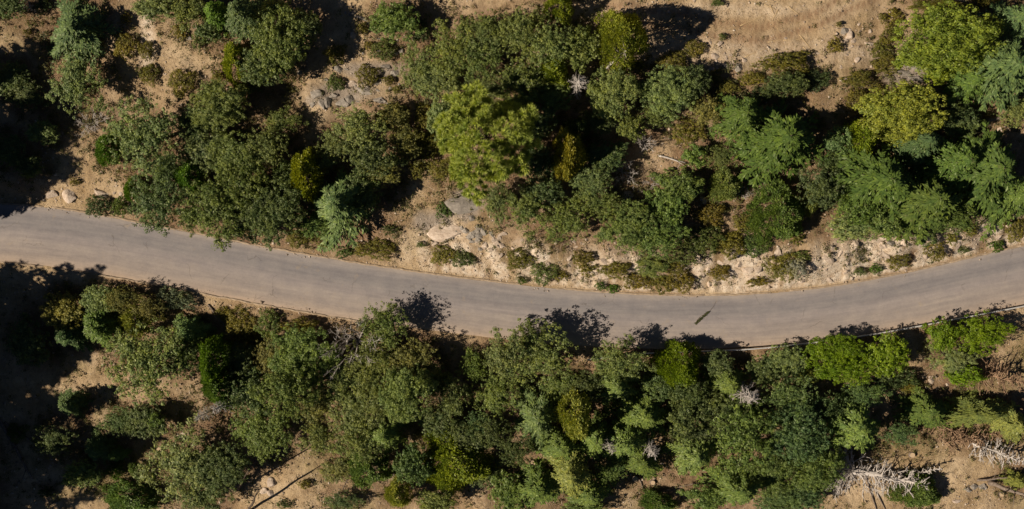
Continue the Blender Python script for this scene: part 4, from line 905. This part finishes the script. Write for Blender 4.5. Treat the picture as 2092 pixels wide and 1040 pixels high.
# ---------------------------------------------------------------- rocks
import bmesh
def rock_mesh(mat, seed, cuts):
    r = random.Random(seed); bm = bmesh.new(); bmesh.ops.create_icosphere(bm, subdivisions=3, radius=1)
    for _ in range(cuts):
        n = Vector((r.uniform(-1, 1), r.uniform(-1, 1), r.uniform(-.3, 1))).normalized(); d = r.uniform(.45, .8)
        for v in bm.verts:
            e = v.co.dot(n) - d
            if e > 0: v.co -= n * e * .93
    for v in bm.verts:
        v.co *= 1 + .08 * (r.random() - .5)
        v.co.z *= .62
    me = bpy.data.meshes.new('rock'); bm.to_mesh(me); bm.free(); me.materials.append(mat); return me
RK = {'g': [rock_mesh(M_ROCKG, s, 9) for s in range(6)], 'p': [rock_mesh(M_ROCKP, s + 20, 8) for s in range(5)]}
ROCKS = '''
p;106;397;13;9;pale flat boulder, leftmost of the three by the road
p;142;401;14;14;pale angular boulder in the middle of the three by the road
p;206;394;16;11;pale pointed boulder, right of the three by the road
p;234;394;4;3;tiny pale stone, left one of two right of the roadside boulders
p;246;396;5;4;tiny pale stone, right one of two right of the roadside boulders
g;385;76;8;6;grey rock with dark shaded foot on the upper left sand
g;369;79;7;4;dark flat stone left of the grey rock on the upper left sand
p;720;475;5;4;pale chip left of the pale slab
p;912;474;38;19;large pale slab of bare rock above the road
p;887;495;9;7;pale boulder at the lower left tip of the large pale slab
g;948;418;36;20;large smooth grey outcrop above the pale slab
g;700;209;14;10;biggest upright grey rock of the pile under the round bush
g;643;192;15;9;flat grey rock at the left end of the rock pile
g;659;212;8;13;tilted grey slab, left one of two in the rock pile
g;668;210;8;12;tilted grey slab, right one of two in the rock pile
g;692;141;9;9;round dark grey rock left of the black hollow
g;715;203;9;10;grey rock at the right end of the rock pile
g;680;195;9;5;narrow grey slab on top of the rock pile
g;637;214;7;6;grey rock under the flat one at the left end of the pile
g;740;37;16;5;long pale grey slab near the top of the rock scatter
g;720;27;9;5;slanted grey rock above the long slab
p;722;72;6;7;pale stone between small bush and shadow in the rock scatter
g;772;103;5;4;small stone at the left of the spreading bush
g;806;107;8;7;grey rock, left one of two right of the spreading bush
g;818;104;6;6;grey rock, right one of two right of the spreading bush
g;790;135;12;6;grey slab right of the bush among rocks
g;806;150;10;7;grey rock at the right end of the rock scatter
g;769;169;8;7;grey rock at the foot of the bush among rocks
g;746;186;16;9;flat grey rock below the bush among rocks
g;777;204;13;7;lone flat grey rock below the rock scatter
p;717;172;12;7;pale rock between the round bush and the bush among rocks
g;729;93;5;6;small grey stone above the black hollow
g;613;148;6;6;dark grey stone by the tall olive oak's shadow
g;1871;140;17;6;weathered grey rock rib, upper of three left of the yellow tree's top
g;1850;150;20;7;weathered grey rock rib, middle of three
g;1872;160;16;6;weathered grey rock rib, lower of three
g;1958;176;14;5;pale grey slab in the shade under the huge yellow-green tree
g;1962;0;6;3;small stone at the top edge right
g;1725;63;9;7;dark grey rock beside the pale stones
p;1735;72;8;8;largest pale stone of the heap right of the dark grey rock
p;1727;84;6;5;pale stone at the bottom of the heap
p;1744;84;5;4;pale stone right of the heap's bottom
p;1774;89;11;5;long pale stone slanting on the dirt
p;1751;122;6;6;pale stone below the long slanting one
p;1777;64;4;4;small pale stone above the long slanting one
p;1724;163;8;5;pale stone left of the brown bush near bedrock
p;1461;115;8;6;pale rounded stone on the dirt track left part
p;1451;86;4;5;small pale stone above the rounded stone
p;1471;89;5;6;small upright stone above the rounded stone
g;1482;134;8;6;grey rock in the row at the dirt edge
g;1508;138;8;9;biggest grey rock in the row at the dirt edge
g;1458;146;12;7;low grey rock at the left end of the row
p;1520;122;6;5;pale stone above the row's right end
p;1494;133;5;4;small pale stone in the middle of the row
p;1280;399;14;8;pale flat rock under the white leafless bush
p;1308;390;7;5;pale stone right of the flat rock under the bush
g;1450;442;9;9;grey stone on the rusty scrub slope
p;1437;408;10;9;pale stone left of the grey leafless heap
p;374;888;6;7;pinkish white stone beside the dark grey flat rock
p;364;892;4;6;narrow pinkish stone left of the white one
g;327;880;13;7;dark grey flat rock at the shadow's edge
p;448;925;10;8;pinkish broken rock under the large sparse oak
p;462;910;6;6;pinkish stone above the broken rock
p;408;925;5;5;little pinkish stone in the large sparse oak
p;553;985;11;10;tan boulder on the sunlit rocky clearing
p;540;1003;9;7;tan rock below the boulder of the rocky clearing
p;553;1008;7;7;tan rock right below the boulder of the rocky clearing
g;1822;497;9;8;grey rock on the bank under the big firs
p;1805;502;10;6;pale rock left of the grey one on the bank under the firs
g;2020;1002;0;0;x
g;1978;1001;8;6;grey stone in the group by the lower right leaning trunk
g;1990;994;8;7;brownish stone in the middle of the group by the leaning trunk
g;2008;993;9;8;dark stone at the right of the group by the leaning trunk
p;1953;1023;11;5;long pale stone at the bottom right
g;2085;228;6;5;grey stone at the right edge
p;2018;256;6;4;pale stone left one under the grey slab logs
p;2042;265;5;5;pale stone right one under the grey slab logs
p;1902;778;6;5;pale stone on the bare slope under the guardrail
p;1893;787;5;6;smaller pale stone on the bare slope under the guardrail
'''
def rock(kind, px, py, rx, ry, label, group=None, i=[0]):
    i[0] += 1; x, y, z = at(px, py); o = link('rock', RK[kind][i[0] % len(RK[kind])])
    a, b = rx * S * 1.12, ry * S * 1.12; o.location = (x, y, z + .12 * min(a, b)); o.scale = (a, b, min(min(a, b) * 1.0, .75)); o.rotation_euler = (0, 0, rnd.uniform(-.25, .25))
    tag(o, label, 'rock', group); return o
for line in ROCKS.strip().splitlines():
    kd, px, py, rx, ry, label = line.split(';')
    if float(rx) > 0: rock(kd, *map(float, (px, py, rx, ry)), label, 'single rocks on the slopes')
def rubble(pts, kd, label, group, r0, r1):
    for px, py in pts: rock(kd, px, py, rnd.uniform(r0, r1), rnd.uniform(r0, r1) * .85, label, group)
def sc(cx, cy, wx, wy, n): return [(cx + rnd.gauss(0, wx), cy + rnd.gauss(0, wy)) for _ in range(n)]
rubble(sc(965, 478, 20, 14, 20), 'g', 'grey broken stone in the rubble right of the large pale slab', 'rubble right of the pale slab', 4, 9)
rubble(sc(1005, 497, 22, 10, 14), 'p', 'pale broken stone at the lower right end of the rubble by the pale slab', 'pale rubble by the pale slab', 3.5, 8)
rubble(sc(735, 185, 45, 16, 16), 'g', 'small grey stone scattered between the rock pile and the bush among rocks', 'small stones of the rock scatter', 2.5, 5)
rubble(sc(745, 60, 26, 30, 16), 'g', 'small stone scattered on the soil around the long pale grey slab', 'small stones round the long slab', 2, 4.5)
rubble(sc(1735, 80, 14, 16, 10), 'p', 'little pale stone in the heap on the dirt by the dark grey rock', 'pale heap on the dirt', 2, 4)
rubble(sc(1480, 120, 30, 16, 14), 'p', 'little pale stone by the row of grey rocks at the dirt edge', 'little stones at the dirt edge', 2, 4)
rubble(sc(1730, 540, 90, 16, 20), 'p', 'pale stone fallen on the bare bank under the big firs', 'fallen stones on the right part of the bank', 2, 5)
rubble(sc(1160, 500, 90, 8, 16), 'p', 'pale stone on top of the bank above the bank bushes', 'stones along the middle bank top', 2, 5)
rubble(sc(1900, 775, 18, 22, 14), 'p', 'small pale stone on the bare slope under the guardrail trees', 'stones on the bare slope', 2, 4)
rubble(sc(1700, 130, 130, 35, 34), 'p', 'small pale stone strewn on the dirt between the long bush mass and the huge tree', 'stones strewn on the upper right dirt', 1.6, 3.6)
rubble(sc(330, 110, 70, 60, 16), 'p', 'small pale stone strewn on the upper left sand', 'stones on the upper left sand', 1.5, 3.4)
rubble(sc(1000, 545, 22, 12, 10), 'p', 'stone washed down between dark bush pair and brown bank bush', 'stones in the kerb gap', 2, 4.5)

for k in range(46):
    px = rnd.choice([rnd.uniform(1000, 1420), rnd.uniform(1420, 2060), rnd.uniform(1420, 1860)]); x_ = (px - 1046) * S
    py = 520 - float(yN(x_) + rnd.uniform(.9, 5.2)) / S; o = rock('p', px, py, rnd.uniform(6, 15), rnd.uniform(5, 11), 'pale rock ledge sticking out of the bare bank above the road', 'pale ledges in the road bank'); o.rotation_euler = (rnd.uniform(-.2, .2), rnd.uniform(-.2, .2), rnd.uniform(0, 3)); o.location.z -= .15
# ---------------------------------------------------------------- logs, sticks and stumps
def log(p0, p1, r, mat, label, nm='fallen_log', cat='log', l0=0, l1=0, stubs=3, group=None):
    a = Vector(at(*p0, l0)) + Vector((0, 0, r * .8 + l0)); b = Vector(at(*p1, l1)) + Vector((0, 0, r * .8 + l1)); T = Tubes(); c = (a + b) * .5
    n = 7; pts = []
    for i in range(n):
        t = i / (n - 1); p = a.lerp(b, t) - a
        if 0 < i < n - 1: p += Vector((rnd.uniform(-1, 1), rnd.uniform(-1, 1), 0)) * r * .5
        pts.append(p)
    T.limb(pts, [r * (1 - .5 * i / (n - 1)) for i in range(n)], 8)
    for k in range(stubs):
        p = pts[rnd.randint(2, n - 2)]; d = Vector((rnd.uniform(-1, 1), rnd.uniform(-1, 1), rnd.uniform(.1, .8))).normalized()
        T.limb([p, p + d * r * rnd.uniform(4, 9)], [r * .3, r * .08], 4)
    o = link(nm, T.mesh(nm, mat)); o.location = a; tag(o, label, cat, group); return o
log((425, 622), (508, 724), .13, M_LOG, 'thin fallen trunk sloping down between brown bushes below the kerb')
log((691, 943), (717, 944), .34, M_LOG, 'short thick cut log lying among the lower middle trees', stubs=0)
log((795, 955), (833, 958), .26, M_LOG, 'short log, upper of two beside the yellow-green cedar', stubs=1)
log((800, 968), (838, 972), .2, M_LOG, 'short log, lower of two beside the yellow-green cedar', stubs=1)
log((1240, 140), (1283, 98), .14, M_DEAD, 'pale bare thin trunk leaning across the tall yellow-green cedar', 'bare_tree', 'dead tree', 2.5, 7.5, 9)
log((1345, 318), (1404, 334), .13, M_DEAD, 'pale fallen log in the clearing right of the crooked dead branches')
log((1537, 388), (1600, 378), .22, M_LOG, 'dark felled trunk beside the grey leafless heap')
log((2011, 246), (2050, 238), .3, M_ROCKG and M_LOG, 'weathered grey log on the yellow soil near the right edge', stubs=0)
log((1945, 179), (1975, 172), .22, M_LOG, 'short weathered log in the shade of the huge yellow-green tree', stubs=0)
log((2018, 985), (2100, 1012), .3, M_LOG, 'big grey trunk leaning out at the bottom right corner', 'bare_tree', 'dead tree', .2, 4, 6)
log((1995, 981), (2060, 975), .15, M_LOG, 'slender grey trunk above the big one in the bottom right corner', l1=1.5)
log((-5, 850), (68, 978), .26, M_LOG, 'long dark trunk lying in the lower left shadow', stubs=5)
log((10, 862), (98, 925), .14, M_LOG, 'thinner dark trunk in the lower left shadow, right of the long one', stubs=5)
log((1765, 968), (1790, 1042), .13, M_LOG, 'straight brown pole running down under the big fallen white tree', stubs=0)
log((1786, 1000), (1808, 1040), .1, M_LOG, 'shorter brown pole right of the straight one under the white tree', stubs=0)
log((1761, 975), (1763, 1038), .06, M_STRAW, 'thin upright stick left of the straight brown pole', 'fallen_stick', 'stick', stubs=1)
log((1302, 972), (1322, 1012), .11, M_LOG, 'pole lying upright in the picture on the stick-covered clearing', stubs=1)
log((1345, 1006), (1425, 985), .12, M_LOG, 'dark pole crossing the lower part of the stick-covered clearing')
log((1376, 950), (1390, 978), .06, M_STRAW, 'pale stick at the upper right of the stick-covered clearing', 'fallen_stick', 'stick')
log((1258, 985), (1262, 1030), .05, M_STRAW, 'pale stick at the left side of the stick-covered clearing', 'fallen_stick', 'stick')
log((1000, 975), (920, 992), .1, M_LOG, 'dark pole lying below the yellow-green cedar')
log((718, 960), (700, 1000), .07, M_LOG, 'crooked grey branch left of the cedar logs', 'fallen_branch', 'branch', stubs=8)
for k, (a, b) in enumerate([((1512, 53), (1568, 28)), ((1522, 116), (1570, 98)), ((1632, 70), (1662, 106)), ((1600, 82), (1640, 80)), ((1640, 96), (1668, 116)), ((1560, 8), (1584, 20)), ((1590, 20), (1578, 42)), ((1573, 10), (1582, 30)), ((1568, 86), (1600, 80)), ((1610, 12), (1632, 30))]):
    lb = ['straw-coloured stick pointing to the top edge on the dirt track', 'straw-coloured stick above the row of grey rocks', 'long thin stick slanting down on the dirt right of the track', 'level thin stick left of the long slanting one', 'short stick below the long slanting one'] + ['dry straw-like stick in the tangle at the top of the dirt track'] * 3 + ['dry stick below the tangle, left of the level one', 'dry stick right of the tangle at the top edge']
    log(a, b, .05, M_STRAW, lb[k], 'fallen_stick', 'stick', stubs=1, group='dry sticks on the dirt track')
log((508, 1044), (529, 1000), .17, M_BARK, 'dark leafless trunk leaning up beside the sunlit rocky clearing', 'bare_tree', 'dead tree', 0, 6.5, 8)
log((486, 1000), (508, 962), .15, M_BARK, 'dark bare trunk among the leaves left of the sunlit rocky clearing', 'bare_tree', 'dead tree', 0, 6.5, 8)
def stump(px, py, r, label):
    x, y, z = at(px, py); T = Tubes(); T.limb([(0, 0, -.2), (0, 0, .1), (0, 0, .42)], [r * 1.35, r * 1.08, r], 12); o = link('stump', T.mesh('stump', M_LOG)); o.location = (x, y, z)
    T = Tubes(); T.limb([(0, 0, .41), (0, 0, .432)], [r * .93, r * .93], 12); link('cut_face', T.mesh('cut_face', M_CUT, False), o); tag(o, label, 'stump', 'sawn stumps')
stump(1562, 396, .42, 'sawn stump beside the dark felled trunk'); stump(327, 917, .32, 'sawn stump in the lower left below the grey flat rock')
stump(1297, 977, .36, 'sawn stump, left one on the stick-covered clearing'); stump(1333, 985, .3, 'sawn stump, middle one on the stick-covered clearing'); stump(1387, 1004, .34, 'sawn stump, right one on the stick-covered clearing')
stump(1088, 945, .34, 'sawn stump between the green firs of the lower middle'); stump(1862, 929, .34, 'sawn stump above the fallen white tree'); stump(2044, 1009, .3, 'sawn stump by the big corner trunk')

# the big white dead fir, the brown dead pine and the fallen brown boughs
def dead_conifer(base, tip, r, mat, label, Lb, n, l1, spread, nm='dead_fir', cat='dead tree', bare=.0, fan=0, group=None):
    a = Vector(at(*base, .3)) + Vector((0, 0, .3)); b = Vector(at(*tip, l1)) + Vector((0, 0, l1)); ax = b - a; T = Tubes(); TB = Tubes(); dirn = ax.normalized()
    side = dirn.cross(Vector((0, 0, 1))).normalized(); upv = side.cross(dirn)
    pts = [ax * (i / 8) + side * .12 * math.sin(i * 1.7) for i in range(9)]; T.limb(pts, [r * (1 - .8 * i / 8) for i in range(9)], 8)
    for k in range(n):
        t = bare + (1 - bare) * (k / n); p = ax * (t + rnd.uniform(-.02, .02)); an = k * 2.4 + rnd.uniform(-.5, .5); L = Lb * (1 - .7 * t) * rnd.uniform(.2, 1.0) ** .7 * (1.25 if k % 7 == 0 else .95)
        d = (side * math.cos(an) + upv * math.sin(an) * .8 + dirn * rnd.uniform(-.35, .9)).normalized(); e = p + d * L * .55 + Vector((rnd.uniform(-1, 1), rnd.uniform(-1, 1), rnd.uniform(-1, 1))) * L * .12; e2 = e + (d + Vector((rnd.uniform(-.7, .7), rnd.uniform(-.7, .7), rnd.uniform(-.5, .3)))).normalized() * L * .5
        TB.limb([p, e, e2], [.08, .055, .025], 4, False)
        for j in range(6):
            s = rnd.uniform(.25, 1); qv = p.lerp(e, s * 2) if s < .5 else e.lerp(e2, s * 2 - 1)
            dd = (d + Vector((rnd.uniform(-1, 1), rnd.uniform(-1, 1), rnd.uniform(-.5, .7))) * spread).normalized(); TB.limb([qv, qv + dd * L * rnd.uniform(.15, .35)], [.04, .02], 3, False)
    for k in range(fan):
        an = math.pi + math.atan2(ax.y, ax.x) + rnd.uniform(-1.25, 1.25); L = Lb * rnd.uniform(.7, 1.15); d = Vector((math.cos(an), math.sin(an), rnd.uniform(.1, .8))).normalized(); p = ax * rnd.uniform(0, .12)
        TB.limb([p, p + d * L * .5, p + d * L + Vector((0, 0, -.1))], [.08, .055, .025], 4, False)
        for j in range(5):
            s = rnd.uniform(.3, .95); dd = (d + Vector((rnd.uniform(-1, 1), rnd.uniform(-1, 1), rnd.uniform(-.5, .5))) * .7).normalized(); TB.limb([p + d * L * s, p + d * L * s + dd * L * .2], [.04, .02], 3, False)
    root = bpy.data.objects.new(nm, None); scene.collection.objects.link(root); root.location = a; tag(root, label, cat, group)
    link('trunk', T.mesh('trunk', mat), root); link('bare_branches', TB.mesh('bare_branches', mat), root); return root
dead_conifer((1728, 958), (1892, 992), .5, M_DEAD, 'big white dead fir fallen with splayed bare branches at the lower right', 3.9, 150, 2.6, .8, fan=80)
dead_conifer((1835, 972), (1926, 957), .13, M_DEAD, 'thin white dead trunk pointing right above the green tree at the lower right', 1.1, 46, 2.0, .8)
dead_conifer((1985, 905), (2100, 948), .16, M_DEAD, 'whitish dead fir with bare boughs, cut by the right edge', 3.2, 80, 2.5, .8)
dead_conifer((2000, 762), (2100, 785), .17, M_DEADB, SNAGLONG[2], 3.2, 90, 3.5, .9, 'dead_pine')
dead_conifer((1905, 862), (2010, 905), .12, M_DEADB, 'brown fallen bough heap above the bare lower right soil, left part', 2.6, 80, 1.0, 1.0, 'fallen_bough', 'fallen bough')
dead_conifer((1930, 905), (2035, 885), .1, M_DEADB, 'brown fallen bough heap above the bare lower right soil, right part', 2.3, 70, .8, 1.0, 'fallen_bough', 'fallen bough')

# green branch lying on the road
br = bpy.data.objects.new('fallen_branch', None); scene.collection.objects.link(br)
bx0, by0 = flat_xy(1420, 661); bx1, by1 = flat_xy(1464, 617); br.location = (bx0, by0, .05); tag(br, 'green leafy branch lying on the asphalt road', 'branch')
bd = Vector((bx1 - bx0, by1 - by0, 0)); T = Tubes(); sd = Vector((-bd.y, bd.x, 0)).normalized()
bpts = [bd * t + sd * .18 * math.sin(t * 7) + Vector((0, 0, .05)) for t in (0, .15, .3, .45, .6, .8, 1)]
T.limb(bpts, [.03, .028, .025, .02, .016, .012, .008], 4)
for k in range(14):
    p = bpts[0].lerp(bpts[4], rnd.random()); T.limb([p, p + (bd.normalized() * .5 + sd * rnd.uniform(-.6, .6)) * rnd.uniform(.3, .6)], [.012, .005], 3)
link('stem', T.mesh('stem', M_LOG), br)
C = np.array([list(bpts[0].lerp(bpts[4], rs.rand() ** 1.3) + sd * rs.normal(0, .07)) for _ in range(420)]); C[:, 2] = .04 + rs.rand(420) * .1
U = unit(np.array(list(bd.normalized())) + rs.normal(0, .35, (420, 3)) * np.array([1, 1, .3])); V = unit(np.cross(np.array([0, 0, 1.]) + rs.normal(0, .3, (420, 3)), U))
fo = link('foliage', leaf_mesh('sprig', leaves(C, U, V, rs.uniform(.12, .24, 420), rs.uniform(.03, .06, 420)), M_LEAF), br); fo.color = (.075, .085, .04, 1)

# ---------------------------------------------------------------- uncountable cover: stones, twigs, dry grass, low herbs
def scatter(n, wfun, dmin=.28):
    x = rs.uniform(-66, 66, n * 3); y = rs.uniform(-34, 34, n * 3); d = np.maximum(y - yN(x), yS(x) - y)
    p = (d > dmin) * np.clip(wfun(x, y, d), 0, 1); keep = rs.rand(n * 3) < p; x, y, d = x[keep][:n], y[keep][:n], d[keep][:n]; return x, y, np.where(d < 0, .03, terrain(x, y))
def clump(x, y, s, seed, a=-.06, b=.2): return sstep(a, b, fbm(x / s, y / s, seed, 4))
x, y, z = scatter(34000, lambda x, y, d: .12 + .8 * clump(x, y, 2.2, 201) + (y > yN(x)) * (d < 6) * (d > 0) * .5 - (d < 0) * 1.1 + (d > -.45) * (d < 0) * .75, -2.5)
n = len(x); r = rs.gamma(1.2, .042, n) + .02; th = rs.uniform(0, 6.283, n)
ov = np.array([(1, 0, 0), (-.5, .85, .1), (-.6, -.8, 0), (.1, .05, .75), (.3, -.2, -.6)]); of = np.array([(0, 1, 3), (1, 2, 3), (2, 0, 3), (0, 4, 1), (1, 4, 2), (2, 4, 0)])
v = ov[None] * r[:, None, None] * rs.uniform(.6, 1.3, (n, 5, 1)); c_, s_2 = np.cos(th)[:, None], np.sin(th)[:, None]
v = np.stack([v[..., 0] * c_ - v[..., 1] * s_2 + x[:, None], v[..., 0] * s_2 + v[..., 1] * c_ + y[:, None], v[..., 2] + z[:, None] + .01], -1)
m, nt, b = new_mat('gravel'); ge = N(nt, 'ShaderNodeNewGeometry'); nt.links.new(ramp(nt, ge.outputs['Random Per Island'], [(0, (.2, .16, .12)), (.5, (.4, .31, .23)), (1, (.62, .53, .43))]), b.inputs['Base Color'])
me = mesh_from('gravel', v.reshape(-1, 3), tris=(of[None] + np.arange(n)[:, None, None] * 5).reshape(-1, 3)); me.materials.append(m); tag(link('gravel', me), 'loose small stones strewn over the soil', 'gravel', kind='stuff')
x, y, z = scatter(24000, lambda x, y, d: .1 + .9 * clump(x, y, 2.6, 231, -.1, .15))
n = len(x); th = rs.uniform(0, 6.283, n); U = np.stack([np.cos(th), np.sin(th), rs.normal(0, .15, n)], 1); V = np.stack([-np.sin(th), np.cos(th), rs.normal(0, .3, n)], 1)
m, nt, b = new_mat('twigs'); ge = N(nt, 'ShaderNodeNewGeometry'); nt.links.new(ramp(nt, ge.outputs['Random Per Island'], [(0, (.12, .08, .05)), (.5, (.36, .26, .17)), (1, (.62, .52, .4))]), b.inputs['Base Color'])
tag(link('twig_litter', leaf_mesh('twig_litter', leaves(np.stack([x, y, z + .04], 1), unit(U), unit(V), rs.gamma(2, .16, n) + .1, rs.uniform(.02, .05, n)), m)), 'dry twigs and needles strewn over the soil', 'twig litter', kind='stuff')
def blades(nm, cnt, per, hgt, w, wfun, stops, label, cat, spread=.12):
    x, y, z = scatter(cnt, wfun); n = len(x); C0 = np.repeat(np.stack([x, y, z], 1), per, 0); m_ = n * per
    C0 = C0 + np.stack([rs.normal(0, spread, m_), rs.normal(0, spread, m_), np.full(m_, hgt * .35)], 1)
    U = unit(np.stack([rs.normal(0, .6, m_), rs.normal(0, .6, m_), np.full(m_, 1.0)], 1)); V = unit(np.cross(U, rdir(m_)))
    m, nt, b = new_mat(nm); ge = N(nt, 'ShaderNodeNewGeometry'); nt.links.new(ramp(nt, ge.outputs['Random Per Island'], stops), b.inputs['Base Color'])
    tag(link(nm, leaf_mesh(nm, leaves(C0, U, V, rs.uniform(.6, 1.3, m_) * hgt, rs.uniform(.6, 1.3, m_) * w), m)), label, cat, kind='stuff')
blades('dry_grass', 8000, 9, .22, .05, lambda x, y, d: .06 + .8 * clump(x, y, 3.5, 251, 0, .25), [(0, (.2, .14, .06)), (.6, (.38, .29, .14)), (1, (.5, .42, .24))], 'short dry grass growing over the soil', 'grass')
blades('low_herbs', 7000, 14, .16, .09, lambda x, y, d: .9 * clump(x, y, 3.0, 271, .03, .25), [(0, (.05, .06, .02)), (.6, (.1, .12, .035)), (1, (.17, .17, .05))], 'low green and brown ground cover between the trees', 'ground cover', .16)

def lit_at(x, y):
    i = np.clip(np.searchsorted(gx, x), 0, nx - 1); j = np.clip(np.searchsorted(gy, y), 0, ny - 1); return litter[j, i]
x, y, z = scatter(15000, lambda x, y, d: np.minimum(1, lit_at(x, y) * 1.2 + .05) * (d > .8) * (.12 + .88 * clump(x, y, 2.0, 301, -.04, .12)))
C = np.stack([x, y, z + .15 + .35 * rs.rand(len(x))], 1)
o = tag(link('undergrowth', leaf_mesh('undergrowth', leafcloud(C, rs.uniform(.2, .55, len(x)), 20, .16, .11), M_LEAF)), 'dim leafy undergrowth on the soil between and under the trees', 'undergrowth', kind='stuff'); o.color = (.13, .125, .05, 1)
